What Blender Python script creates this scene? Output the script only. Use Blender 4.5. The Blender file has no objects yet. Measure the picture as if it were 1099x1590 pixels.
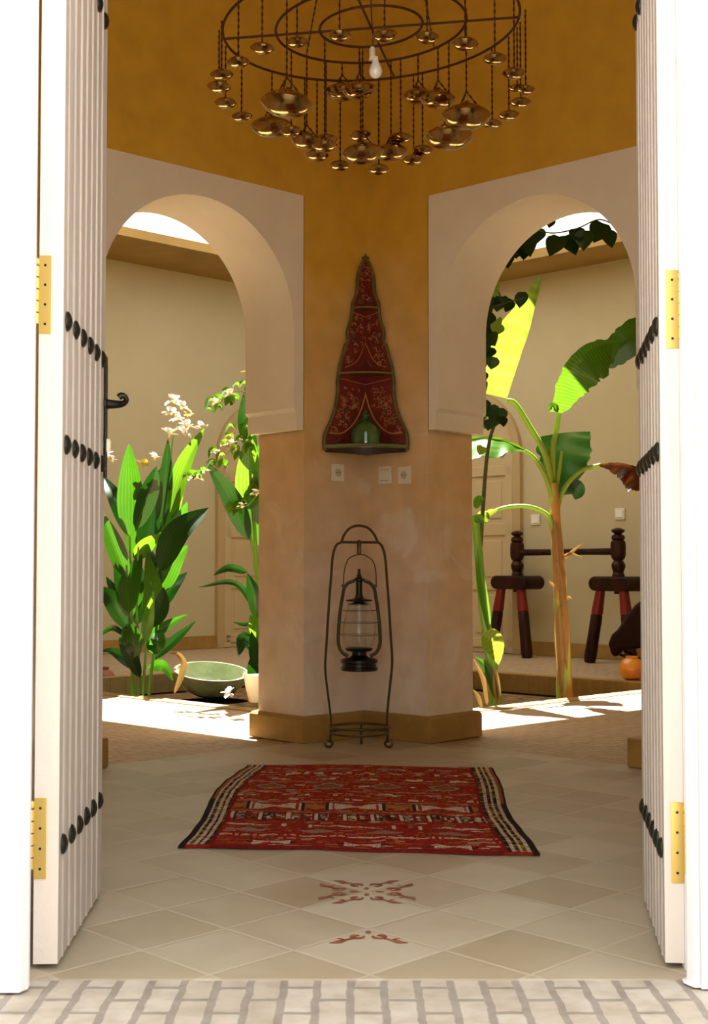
import bpy, bmesh, math, random
from mathutils import Vector, Matrix
random.seed(7)
PI = math.pi
SC = bpy.context.scene
COL = SC.collection
# ------------------------------------------------------------------ camera, sky, sun, exposure
FPX = 2100.0; PITCH = math.atan(85/2100); CAMH = .85
cam = bpy.data.cameras.new('camera'); cam.sensor_fit = 'HORIZONTAL'; cam.sensor_width = 36
cam.lens = FPX/1099*36; cam.clip_start = .05; cam.clip_end = 200
camo = bpy.data.objects.new('camera', cam); COL.objects.link(camo)
camo.location = (0, 0, CAMH); camo.rotation_euler = (PI/2+PITCH, 0, 0)
SC.camera = camo
w = bpy.data.worlds.new('sky'); SC.world = w; w.use_nodes = True
bg = w.node_tree.nodes['Background']; bg.inputs[0].default_value = (1.0, .955, .875, 1); bg.inputs[1].default_value = 1.15
sl = bpy.data.lights.new('sun', 'SUN'); sl.energy = 24; sl.angle = .01; sl.color = (1, .95, .86)
so = bpy.data.objects.new('sun', sl); COL.objects.link(so)
SUN_TRAVEL = Vector((.036, -2.19, -3.8)).normalized()
so.rotation_euler = SUN_TRAVEL.to_track_quat('-Z', 'Y').to_euler(); so.location = (0, 10, 20)
SC.view_settings.view_transform = 'Standard'; SC.view_settings.look = 'None'
SC.view_settings.gamma = 1; SC.view_settings.use_curve_mapping = False
SC.view_settings.exposure = .95

# ------------------------------------------------------------------ measuring helpers (pixel of the 1099x1590 photo -> world point)
O3 = Vector((0, 0, CAMH))
UPV = Vector((0, -math.sin(PITCH), math.cos(PITCH))); FWV = Vector((0, math.cos(PITCH), math.sin(PITCH)))
def ray(x, y): return Vector((x-549.5, 0, 0)) + UPV*(795-y) + FWV*FPX
def P(x, y, Y):
    d = ray(x, y); return O3 + d*(Y/d.y)
def F(x, y, z=0):
    d = ray(x, y); return O3 + d*((z-CAMH)/d.z)
def PL(x, y, p0, n):
    d = ray(x, y); return O3 + d*(((p0-O3).dot(n))/d.dot(n))
TW = math.radians(42.5)
BW = Vector((math.cos(TW), math.sin(TW), 0)); AW = Vector((-math.cos(TW), math.sin(TW), 0))
NL = Vector((-math.sin(TW), math.cos(TW), 0)); NR = Vector((math.sin(TW), math.cos(TW), 0))   # outwards
CC = Vector((.0585, 6.85, 0))
def WL(s, d, z): return CC - BW*s + NL*d + Vector((0, 0, z))      # left arch wall: s along, d into the wall
def WR(s, d, z): return CC - AW*s + NR*d + Vector((0, 0, z))
TH = math.radians(44)
A = Vector((-math.cos(TH), math.sin(TH), 0)); B = Vector((math.cos(TH), math.sin(TH), 0))
P0 = Vector((.0623, 7.515, 0))
def W(a, b, z=0): return P0 + A*a + B*b + Vector((0, 0, z))
NB = Vector((math.sin(TH), math.cos(TH), 0))    # normal of planes b=const (line along A)
NA = Vector((-math.sin(TH), math.cos(TH), 0))   # normal of planes a=const (line along B)

# ------------------------------------------------------------------ materials
def mat(name, color, rough=.6, metal=0, spec=.5, bump=0, bscale=40, var=0, vscale=4, var2=None, trans=0, coat=0, vmix=(.4, .6), stretch=None):
    m = bpy.data.materials.new(name); m.use_nodes = True
    nt = m.node_tree; N = nt.nodes; L = nt.links; b = N['Principled BSDF']
    b.inputs['Base Color'].default_value = (*color, 1); b.inputs['Roughness'].default_value = rough
    b.inputs['Metallic'].default_value = metal; b.inputs['Specular IOR Level'].default_value = spec
    b.inputs['Transmission Weight'].default_value = trans; b.inputs['Coat Weight'].default_value = coat
    tc = N.new('ShaderNodeTexCoord'); src = tc.outputs['Object']
    if stretch:
        mp = N.new('ShaderNodeMapping'); mp.inputs['Scale'].default_value = stretch
        L.new(src, mp.inputs[0]); src = mp.outputs[0]
    if var2 is not None:
        nz = N.new('ShaderNodeTexNoise'); nz.inputs['Scale'].default_value = vscale; nz.inputs['Detail'].default_value = 6; nz.inputs['Roughness'].default_value = .6
        L.new(src, nz.inputs['Vector'])
        cr = N.new('ShaderNodeValToRGB'); cr.color_ramp.elements[0].position = vmix[0]; cr.color_ramp.elements[1].position = vmix[1]
        cr.color_ramp.elements[0].color = (*color, 1); cr.color_ramp.elements[1].color = (*var2, 1)
        L.new(nz.outputs['Fac'], cr.inputs[0]); L.new(cr.outputs[0], b.inputs['Base Color'])
    if bump:
        n2 = N.new('ShaderNodeTexNoise'); n2.inputs['Scale'].default_value = bscale; n2.inputs['Detail'].default_value = 5
        L.new(src, n2.inputs['Vector'])
        bp = N.new('ShaderNodeBump'); bp.inputs['Strength'].default_value = bump; bp.inputs['Distance'].default_value = .01
        L.new(n2.outputs['Fac'], bp.inputs['Height']); L.new(bp.outputs[0], b.inputs['Normal'])
    return m
def leafmat(name, color, color2, tr=(.4, .8, .05), tw=.45, rough=.35, vein=28, across=False):
    m = bpy.data.materials.new(name); m.use_nodes = True
    nt = m.node_tree; N = nt.nodes; L = nt.links; b = N['Principled BSDF']; out = N['Material Output']
    b.inputs['Roughness'].default_value = rough
    uv = N.new('ShaderNodeTexCoord')
    wv = N.new('ShaderNodeTexWave'); wv.wave_type = 'BANDS'; wv.bands_direction = 'Y' if across else 'X'; wv.inputs['Scale'].default_value = vein/6.0 if across else 2.5
    wv.inputs['Distortion'].default_value = 1.5; wv.inputs['Detail'].default_value = 2
    L.new(uv.outputs['UV'], wv.inputs['Vector'])
    nz = N.new('ShaderNodeTexNoise'); nz.inputs['Scale'].default_value = 9; L.new(uv.outputs['Object'], nz.inputs['Vector'])
    mx = N.new('ShaderNodeMath'); mx.operation = 'MULTIPLY'; L.new(wv.outputs['Fac'], mx.inputs[0]); L.new(nz.outputs['Fac'], mx.inputs[1])
    cr = N.new('ShaderNodeValToRGB'); cr.color_ramp.elements[0].color = (*color, 1); cr.color_ramp.elements[1].color = (*color2, 1)
    cr.color_ramp.elements[0].position = .1; cr.color_ramp.elements[1].position = .6
    L.new(mx.outputs[0], cr.inputs[0]); L.new(cr.outputs[0], b.inputs['Base Color'])
    t = N.new('ShaderNodeBsdfTranslucent')
    c2 = N.new('ShaderNodeValToRGB'); c2.color_ramp.elements[0].color = (tr[0]*.62, tr[1]*.75, tr[2]*.7, 1); c2.color_ramp.elements[1].color = (*tr, 1); c2.color_ramp.elements[0].position = .1; c2.color_ramp.elements[1].position = .55
    L.new(mx.outputs[0], c2.inputs[0]); L.new(c2.outputs[0], t.inputs[0])
    ms = N.new('ShaderNodeMixShader'); ms.inputs[0].default_value = tw
    L.new(b.outputs[0], ms.inputs[1]); L.new(t.outputs[0], ms.inputs[2]); L.new(ms.outputs[0], out.inputs[0])
    return m
M = {}
M['facade'] = mat('facade white lime paint', (.86, .87, .90), .7, bump=.3, bscale=30)
M['door'] = mat('weathered cream door paint', (.54, .48, .43), .6, bump=.35, bscale=30, var2=(.46, .40, .36), vscale=3, stretch=(6, 6, .6))
M['dooredge'] = mat('door edge paint', (.80, .72, .66), .55, bump=.15, bscale=60)
M['cream'] = mat('cream gallery wall plaster', (.56, .48, .29), .8, bump=.15, bscale=25, var2=(.53, .45, .265), vscale=1.5)
M['white'] = mat('off white arch plaster', (.86, .77, .60), .7, bump=.2, bscale=35, var2=(.82, .72, .56), vscale=3)
M['beam'] = mat('ochre ceiling plaster', (.34, .20, .035), .6, var2=(.40, .24, .05), vscale=2)
M['skirt'] = mat('ochre skirting', (.40, .235, .055), .5, bump=.2, var2=(.32, .18, .04), vscale=6)
M['iron'] = mat('blackened iron', (.035, .032, .025), .35, .9, bump=.2)
M['stud'] = mat('dark green black stud iron', (.03, .033, .026), .35, .7)
M['ironstand'] = mat('greenish wrought iron', (.10, .085, .045), .35, .85, bump=.3, bscale=80)
M['brass'] = mat('polished brass hinge', (.80, .58, .18), .28, 1)
M['oldbrass'] = mat('aged brass', (.62, .44, .18), .13, 1, var2=(.40, .26, .09), vscale=2)
M['chain'] = mat('rusty chain iron', (.07, .025, .008), .6, .3, spec=.2)
M['bulb'] = mat('milk glass bulb', (.85, .82, .75), .1, coat=.5)
M['plastic'] = mat('cream switch plastic', (.82, .74, .56), .35)
M['dark'] = mat('socket hole', (.10, .07, .04), .5)
M['wooddark'] = mat('dark turned wood', (.014, .004, .003), .4, spec=.2, bump=.2, var2=(.04, .010, .006), vscale=8, stretch=(1, 1, .2))
M['woodred'] = mat('red painted wood', (.20, .006, .004), .4, bump=.1)
M['leather'] = mat('dark brown leather', (.018, .004, .003), .6, spec=.15, bump=.3, bscale=15)
M['orange'] = mat('orange glazed pottery', (.80, .30, .03), .3, coat=.4, var2=(.65, .2, .02), vscale=5)
M['terracotta'] = mat('terracotta', (.32, .10, .035), .6, bump=.2)
M['celadon'] = mat('grey green glazed pottery', (.36, .42, .27), .15, coat=.8, bump=.1, var2=(.27, .33, .2), vscale=9)
M['greenglaze'] = mat('dark green glaze', (.03, .10, .025), .1, coat=1, var2=(.06, .16, .04), vscale=12)
M['soil'] = mat('dry garden soil', (.008, .0045, .002), 1.0, spec=0, bump=1, bscale=30, var2=(.018, .010, .004), vscale=12)
M['whitepot'] = mat('white glazed pot', (.88, .86, .82), .3)
M['petal'] = mat('white petals', (.95, .92, .85), .6)
M['petaly'] = mat('yellow petals', (.9, .60, .15), .6)
M['stem'] = leafmat('green stem', (.16, .30, .04), (.30, .45, .08), (.4, .6, .08), .2)
M['stemdark'] = mat('dark vine stem', (.05, .06, .02), .6)
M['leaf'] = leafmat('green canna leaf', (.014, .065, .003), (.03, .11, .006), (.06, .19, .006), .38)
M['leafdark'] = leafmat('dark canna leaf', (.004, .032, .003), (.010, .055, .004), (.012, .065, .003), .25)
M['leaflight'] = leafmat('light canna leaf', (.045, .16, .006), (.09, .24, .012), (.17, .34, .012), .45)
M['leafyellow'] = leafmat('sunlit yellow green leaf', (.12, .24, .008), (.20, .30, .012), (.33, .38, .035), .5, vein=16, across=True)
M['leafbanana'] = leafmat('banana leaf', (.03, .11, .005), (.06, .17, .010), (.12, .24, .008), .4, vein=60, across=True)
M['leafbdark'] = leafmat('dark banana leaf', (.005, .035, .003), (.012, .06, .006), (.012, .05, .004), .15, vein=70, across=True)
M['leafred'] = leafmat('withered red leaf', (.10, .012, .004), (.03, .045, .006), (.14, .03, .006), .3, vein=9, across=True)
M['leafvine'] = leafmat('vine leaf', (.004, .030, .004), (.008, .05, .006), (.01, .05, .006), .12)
M['leafdry'] = leafmat('dried leaf', (.26, .13, .04), (.42, .25, .10), (.4, .22, .06), .2)
def glassmat():
    m = mat('clear lantern glass', (.95, .97, .93), .03); b = m.node_tree.nodes['Principled BSDF']
    b.inputs['Transmission Weight'].default_value = .95; b.inputs['IOR'].default_value = 1.25; return m
M['glass'] = glassmat()

def wall_mat():    # tadelakt: saturated ochre above, rubbed pinkish tan and whitened low down (plaster wear, plus some light difference painted in by height)
    m = bpy.data.materials.new('ochre tadelakt plaster'); m.use_nodes = True
    nt = m.node_tree; N = nt.nodes; L = nt.links; b = N['Principled BSDF']; b.inputs['Roughness'].default_value = .45
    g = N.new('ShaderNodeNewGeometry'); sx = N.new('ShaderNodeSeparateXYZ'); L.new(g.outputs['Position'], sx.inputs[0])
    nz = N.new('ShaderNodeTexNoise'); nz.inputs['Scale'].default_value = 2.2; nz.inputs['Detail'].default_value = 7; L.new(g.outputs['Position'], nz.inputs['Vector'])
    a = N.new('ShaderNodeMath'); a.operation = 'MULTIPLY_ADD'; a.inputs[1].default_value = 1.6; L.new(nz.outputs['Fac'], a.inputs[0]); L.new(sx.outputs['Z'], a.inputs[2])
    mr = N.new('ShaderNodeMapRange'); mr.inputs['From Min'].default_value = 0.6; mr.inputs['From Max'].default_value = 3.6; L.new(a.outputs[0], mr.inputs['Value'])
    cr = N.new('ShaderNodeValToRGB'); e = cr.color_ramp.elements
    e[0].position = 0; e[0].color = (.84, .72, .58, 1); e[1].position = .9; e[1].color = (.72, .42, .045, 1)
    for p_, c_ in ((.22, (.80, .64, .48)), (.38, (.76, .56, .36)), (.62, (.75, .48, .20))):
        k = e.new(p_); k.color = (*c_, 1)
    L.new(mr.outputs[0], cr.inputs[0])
    n3 = N.new('ShaderNodeTexNoise'); n3.inputs['Scale'].default_value = 9; n3.inputs['Detail'].default_value = 8; L.new(g.outputs['Position'], n3.inputs['Vector'])
    mx = N.new('ShaderNodeMix'); mx.data_type = 'RGBA'; mx.blend_type = 'MULTIPLY'; mx.inputs[0].default_value = .35
    c2 = N.new('ShaderNodeValToRGB'); c2.color_ramp.elements[0].position = .3; c2.color_ramp.elements[0].color = (.6, .55, .5, 1); c2.color_ramp.elements[1].position = .65
    L.new(n3.outputs['Fac'], c2.inputs[0]); L.new(cr.outputs[0], mx.inputs[6]); L.new(c2.outputs[0], mx.inputs[7]); L.new(mx.outputs[2], b.inputs['Base Color'])
    # lime bloom: irregular whitish patches rubbed into the lower plaster
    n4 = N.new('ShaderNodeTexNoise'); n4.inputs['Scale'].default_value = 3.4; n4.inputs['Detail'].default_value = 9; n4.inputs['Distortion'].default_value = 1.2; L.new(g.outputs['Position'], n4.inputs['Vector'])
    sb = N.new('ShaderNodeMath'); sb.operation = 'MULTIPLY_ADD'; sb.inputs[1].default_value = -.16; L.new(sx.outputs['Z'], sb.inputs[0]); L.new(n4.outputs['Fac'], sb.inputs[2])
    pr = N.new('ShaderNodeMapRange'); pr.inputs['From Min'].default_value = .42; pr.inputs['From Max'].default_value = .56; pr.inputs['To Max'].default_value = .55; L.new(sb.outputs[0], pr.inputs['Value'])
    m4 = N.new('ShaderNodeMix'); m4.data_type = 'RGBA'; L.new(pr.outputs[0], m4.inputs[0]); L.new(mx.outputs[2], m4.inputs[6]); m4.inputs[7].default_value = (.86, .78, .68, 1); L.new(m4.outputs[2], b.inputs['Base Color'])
    bp = N.new('ShaderNodeBump'); bp.inputs['Strength'].default_value = .3; bp.inputs['Distance'].default_value = .01; L.new(n3.outputs['Fac'], bp.inputs['Height']); L.new(bp.outputs[0], b.inputs['Normal'])
    return m
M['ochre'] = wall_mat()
def tile_mat():
    m = bpy.data.materials.new('beige diamond floor tiles'); m.use_nodes = True
    nt = m.node_tree; N = nt.nodes; L = nt.links; b = N['Principled BSDF']; b.inputs['Roughness'].default_value = .42
    g = N.new('ShaderNodeNewGeometry'); sx = N.new('ShaderNodeSeparateXYZ'); L.new(g.outputs['Position'], sx.inputs[0])
    def ma(op, i0, i1=None, i2=None):
        n = N.new('ShaderNodeMath'); n.operation = op
        for k, v in enumerate((i0, i1, i2)):
            if v is None: continue
            if isinstance(v, (int, float)): n.inputs[k].default_value = v
            else: L.new(v, n.inputs[k])
        return n.outputs[0]
    X = ma('DIVIDE', ma('SUBTRACT', sx.outputs['X'], .033), .335); Y = ma('DIVIDE', ma('SUBTRACT', sx.outputs['Y'], 3.215), .362)
    u = ma('ADD', X, Y); v = ma('SUBTRACT', X, Y)
    fu = ma('FRACT', u); fv = ma('FRACT', v)
    du = ma('MINIMUM', fu, ma('SUBTRACT', 1, fu)); dv = ma('MINIMUM', fv, ma('SUBTRACT', 1, fv)); d = ma('MINIMUM', du, dv)
    cb = N.new('ShaderNodeCombineXYZ'); L.new(ma('FLOOR', u), cb.inputs[0]); L.new(ma('FLOOR', v), cb.inputs[1])
    wn = N.new('ShaderNodeTexWhiteNoise'); wn.noise_dimensions = '2D'; L.new(cb.outputs[0], wn.inputs['Vector'])
    nz = N.new('ShaderNodeTexNoise'); nz.inputs['Scale'].default_value = 5; nz.inputs['Detail'].default_value = 8; L.new(g.outputs['Position'], nz.inputs['Vector'])
    colt = ma('MULTIPLY', ma('COMPARE', ma('ADD', ma('FLOOR', u), ma('FLOOR', v)), -1, .1), ma('LESS_THAN', Y, 1.9))
    t = ma('ADD', ma('MULTIPLY', colt, .3), ma('MULTIPLY', wn.outputs['Value'], .45), ); t = ma('ADD', t, ma('MULTIPLY', nz.outputs['Fac'], .55))
    cr = N.new('ShaderNodeValToRGB'); e = cr.color_ramp.elements
    e[0].position = .15; e[0].color = (.35, .28, .18, 1); e[1].position = .85; e[1].color = (.56, .50, .40, 1)
    L.new(t, cr.inputs[0])
    gr = N.new('ShaderNodeMapRange'); gr.inputs['From Min'].default_value = .012; gr.inputs['From Max'].default_value = .03; L.new(d, gr.inputs['Value'])
    mx = N.new('ShaderNodeMix'); mx.data_type = 'RGBA'; L.new(gr.outputs[0], mx.inputs[0]); mx.inputs[6].default_value = (.53, .46, .35, 1); L.new(cr.outputs[0], mx.inputs[7])
    L.new(mx.outputs[2], b.inputs['Base Color'])
    bp = N.new('ShaderNodeBump'); bp.inputs['Strength'].default_value = .25; bp.inputs['Distance'].default_value = .004
    L.new(ma('ADD', gr.outputs[0], ma('MULTIPLY', nz.outputs['Fac'], .6)), bp.inputs['Height']); L.new(bp.outputs[0], b.inputs['Normal'])
    return m
M['tile'] = tile_mat()
def brick_mat(name, c1, c2, mortar, bw, bh, rot, ms=.05, off=.5):
    m = bpy.data.materials.new(name); m.use_nodes = True
    nt = m.node_tree; N = nt.nodes; L = nt.links; b = N['Principled BSDF']; b.inputs['Roughness'].default_value = .6
    g = N.new('ShaderNodeNewGeometry'); mp = N.new('ShaderNodeMapping'); mp.inputs['Rotation'].default_value = (0, 0, rot)
    nzz = N.new('ShaderNodeTexNoise'); nzz.inputs['Scale'].default_value = 14; L.new(g.outputs['Position'], nzz.inputs['Vector'])
    vm = N.new('ShaderNodeVectorMath'); vm.operation = 'MULTIPLY_ADD'; vm.inputs[1].default_value = (.014, .014, 0); L.new(nzz.outputs['Color'], vm.inputs[0]); L.new(g.outputs['Position'], vm.inputs[2])
    L.new(vm.outputs[0], mp.inputs[0])
    br = N.new('ShaderNodeTexBrick'); br.inputs['Scale'].default_value = 1; br.inputs['Brick Width'].default_value = bw; br.inputs['Row Height'].default_value = bh
    br.inputs['Mortar Size'].default_value = ms*min(bw, bh); br.inputs['Mortar Smooth'].default_value = .4; br.offset = off
    br.inputs['Color1'].default_value = (*c1, 1); br.inputs['Color2'].default_value = (*c2, 1); br.inputs['Mortar'].default_value = (*mortar, 1)
    L.new(mp.outputs[0], br.inputs['Vector'])
    nz = N.new('ShaderNodeTexNoise'); nz.inputs['Scale'].default_value = 18; nz.inputs['Detail'].default_value = 6; L.new(g.outputs['Position'], nz.inputs['Vector'])
    cr = N.new('ShaderNodeValToRGB'); cr.color_ramp.elements[0].position = .3; cr.color_ramp.elements[0].color = (.72, .68, .62, 1); cr.color_ramp.elements[1].position = .6
    L.new(nz.outputs['Fac'], cr.inputs[0])
    mx = N.new('ShaderNodeMix'); mx.data_type = 'RGBA'; mx.blend_type = 'MULTIPLY'; mx.inputs[0].default_value = .7; L.new(br.outputs['Color'], mx.inputs[6]); L.new(cr.outputs[0], mx.inputs[7])
    L.new(mx.outputs[2], b.inputs['Base Color'])
    bp = N.new('ShaderNodeBump'); bp.inputs['Strength'].default_value = .5; bp.inputs['Distance'].default_value = .004; bp.invert = True
    L.new(br.outputs['Fac'], bp.inputs['Height']); L.new(bp.outputs[0], b.inputs['Normal'])
    return m
M['gallery'] = brick_mat('small tan gallery bricks', (.56, .41, .24), (.48, .34, .19), (.36, .25, .14), .14, .05, math.radians(-44), .12)
M['paving'] = brick_mat('pale paving bricks', (.60, .55, .49), (.52, .46, .39), (.35, .31, .28), .155, .068, math.radians(-90), .14)

# ------------------------------------------------------------------ mesh helpers
class MB:
    def __init__(s): s.v = []; s.f = []; s.m = []; s.uv = {}
    def add(s, vs, fs, mi=0):
        o = len(s.v); s.v += [tuple(v) for v in vs]; s.f += [tuple(i+o for i in f) for f in fs]; s.m += [mi]*len(fs); return s
    def box(s, x0, x1, y0, y1, z0, z1, mi=0, fn=None):
        vs = [Vector((x, y, z)) for z in (z0, z1) for y in (y0, y1) for x in (x0, x1)]
        if fn: vs = [fn(*v) for v in vs]
        return s.add(vs, [(0, 2, 3, 1), (4, 5, 7, 6), (0, 1, 5, 4), (2, 6, 7, 3), (0, 4, 6, 2), (1, 3, 7, 5)], mi)
    def prism(s, poly, ext, mi=0):    # poly: 3D points, ext: vector
        n = len(poly); ext = Vector(ext); vs = [Vector(p) for p in poly] + [Vector(p)+ext for p in poly]
        return s.add(vs, [tuple(range(n-1, -1, -1)), tuple(range(n, 2*n))] + [(i, (i+1) % n, n+(i+1) % n, n+i) for i in range(n)], mi)
    def tube(s, pts, r, seg=8, mi=0, cap=True):
        pts = [Vector(p) for p in pts]; n = len(pts)
        rr = r if isinstance(r, (list, tuple)) else [r]*n
        t0 = (pts[1]-pts[0]).normalized(); up = Vector((0, 0, 1)) if abs(t0.z) < .9 else Vector((1, 0, 0))
        nrm = t0.cross(up).normalized(); vs = []; fs = []
        for i, p in enumerate(pts):
            t = (pts[min(i+1, n-1)]-pts[max(i-1, 0)]).normalized()
            nrm = (nrm - t*nrm.dot(t)).normalized(); bn = t.cross(nrm)
            for k in range(seg):
                a = 2*PI*k/seg; vs.append(p + nrm*math.cos(a)*rr[i] + bn*math.sin(a)*rr[i])
        for i in range(n-1):
            for k in range(seg): fs.append((i*seg+k, i*seg+(k+1) % seg, (i+1)*seg+(k+1) % seg, (i+1)*seg+k))
        if cap: fs += [tuple(range(seg-1, -1, -1)), tuple(range((n-1)*seg, n*seg))]
        return s.add(vs, fs, mi)
    def lathe(s, prof, c=(0, 0, 0), seg=32, mi=0, mt=None):
        c = Vector(c); vs = []; fs = []; n = len(prof)
        for r, z in prof:
            for k in range(seg):
                a = 2*PI*k/seg; v = Vector((max(r, 1e-4)*math.cos(a), max(r, 1e-4)*math.sin(a), z))
                if mt: v = mt @ v
                vs.append(c+v)
        for i in range(n-1):
            for k in range(seg): fs.append((i*seg+k, i*seg+(k+1) % seg, (i+1)*seg+(k+1) % seg, (i+1)*seg+k))
        fs += [tuple(range(seg-1, -1, -1)), tuple(range((n-1)*seg, n*seg))]
        return s.add(vs, fs, mi)
    def build(s, name, mats, parent=None, smooth=False, bevel=0, sharp=35):
        me = bpy.data.meshes.new(name)
        org = Vector((0, 0, 0))
        if parent is None and s.v:                       # origin at the base of the thing
            xs = [v[0] for v in s.v]; ys = [v[1] for v in s.v]; zs = [v[2] for v in s.v]
            org = Vector(((min(xs)+max(xs))/2, (min(ys)+max(ys))/2, min(zs)))
        elif parent is not None: org = wloc(parent)
        me.from_pydata([tuple(Vector(v)-org) for v in s.v], [], s.f)
        if not isinstance(mats, (list, tuple)): mats = [mats]
        for m in mats: me.materials.append(m)
        me.polygons.foreach_set('material_index', s.m)
        bm = bmesh.new(); bm.from_mesh(me); bmesh.ops.recalc_face_normals(bm, faces=bm.faces)
        if smooth:
            for f in bm.faces: f.smooth = True
            for e in bm.edges:
                if len(e.link_faces) == 2 and e.calc_face_angle(0) > math.radians(sharp): e.smooth = False
        bm.to_mesh(me); bm.free()
        o = bpy.data.objects.new(name, me); COL.objects.link(o)
        if parent is not None: o.parent = parent
        else: o.location = org
        if bevel:
            md = o.modifiers.new('bevel', 'BEVEL'); md.width = bevel; md.segments = 2; md.limit_method = 'ANGLE'; md.angle_limit = math.radians(40)
        return o
def wloc(o):
    v = Vector(o.location); p = o.parent
    while p: v += Vector(p.location); p = p.parent
    return v
def tag(o, label, cat, group=None):
    o['label'] = label; o['category'] = cat
    if group: o['group'] = group
    return o
def struct(o): o['kind'] = 'structure'; return o
def thing(name, loc, label, cat, group=None):
    o = bpy.data.objects.new(name, None); o.empty_display_size = .1; COL.objects.link(o); o.location = loc
    return tag(o, label, cat, group)
def plabel(o, l): o['label'] = l; return o
def cr(pts, n=8):      # smooth curve through points
    pts = [Vector(p) for p in pts]; out = []; q = [pts[0]*2-pts[1]] + pts + [pts[-1]*2-pts[-2]]
    for i in range(1, len(q)-2):
        a, b, c, d = q[i-1:i+3]
        for k in range(n):
            t = k/n; out.append(.5*((2*b) + (c-a)*t + (2*a-5*b+4*c-d)*t*t + (3*b-a-3*c+d)*t**3))
    out.append(pts[-1]); return out
def interp(l, t):
    x = t*(len(l)-1); i = min(int(x), len(l)-2); f = x-i; return l[i]*(1-f)+l[i+1]*f
def leaf(parent, pts, width=None, m='leaf', roll=0, fold=.25, wl=None, wr=None, jag=0, name='leaf', wave=.0, label=None, nside=4):
    c = cr(pts, 7); n = len(c)
    if wl is None:
        prof = lambda t: max(.03, math.sin(PI*min(1, t**.75*1.0))**.8)*.5*width if t < 1 else .001
        fl = fr = prof
    else:
        fl = lambda t: interp(wl, t); fr = lambda t: interp(wr, t)
    vs = []; fs = []; uv = []; ph = random.random()*6
    for i, p in enumerate(c):
        t = i/(n-1); tg = (c[min(i+1, n-1)]-c[max(i-1, 0)]).normalized()
        view = Vector((0, -1, .1)); side = tg.cross(view)
        side = side.normalized() if side.length > .05 else Vector((1, 0, 0)); nm = side.cross(tg).normalized()
        q = Matrix.Rotation(roll, 3, tg); side = q @ side; nm = q @ nm
        for k in range(-nside, nside+1):
            s_ = k/nside; wd = (fl(t) if k < 0 else fr(t))
            if jag and abs(k) == nside: wd *= 1 + jag*(random.random()-.6)
            off = side*s_*wd + nm*(abs(s_)*fold*wd + wave*wd*math.sin(t*18+ph+k*.4)*abs(s_))
            vs.append(p+off); uv.append((s_*.5+.5, t))
    m_ = 2*nside+1
    for i in range(n-1):
        for k in range(m_-1): fs.append((i*m_+k, i*m_+k+1, (i+1)*m_+k+1, (i+1)*m_+k))
    org = wloc(parent); me = bpy.data.meshes.new(name); me.from_pydata([tuple(v-org) for v in vs], [], fs)
    ul = me.uv_layers.new(name='UVMap')
    for lp in me.loops: ul.data[lp.index].uv = uv[lp.vertex_index]
    me.materials.append(M[m])
    for p_ in me.polygons: p_.use_smooth = True
    o = bpy.data.objects.new(name, me); COL.objects.link(o); o.parent = parent
    if label: o['label'] = label
    return o
def flower(parent, c, size=.05, m='petal', npet=6, name='flower', seed=0):
    size *= 1.45
    rnd = random.Random(seed+int(c.x*1000)); mb = MB()
    for k in range(npet):
        a = 2*PI*k/npet + rnd.random(); el = rnd.uniform(-.3, 1.1); d = Vector((math.cos(a)*math.cos(el), math.sin(a)*math.cos(el), math.sin(el)))
        sd = d.cross(Vector((0, 0, 1))).normalized(); up = sd.cross(d)
        vs = []; L_ = size*rnd.uniform(.8, 1.2)
        for i in range(5):
            t = i/4; wd = math.sin(PI*(.15+.75*t))*size*.38
            for j in (-1, 0, 1): vs.append(c + d*t*L_ + sd*j*wd + up*(-.25*t*t*L_ + (abs(j)*.12*L_)))
        fs = [(i*3+j, i*3+j+1, (i+1)*3+j+1, (i+1)*3+j) for i in range(4) for j in range(2)]
        mb.add(vs, fs, 0)
    mb.lathe([(0, -.25*size), (.16*size, -.1*size), (.12*size, .15*size), (0, .25*size)], c, 8, 1)
    return mb.build(name, [M[m], M['petaly'] if m == 'petal' else M[m]], parent, smooth=True)

# ================================================================== SETTING
ZC = 4.05
OPS, OPE = .487, 1.575            # arch opening along the wall
SE = 1.75                         # end of each arch wall
def hexfoot():
    return [CC, WL(.41, 0, 0), WL(.41, .35, 0), W(-.07, -.07), WR(.41, .35, 0), WR(.41, 0, 0)]
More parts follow.
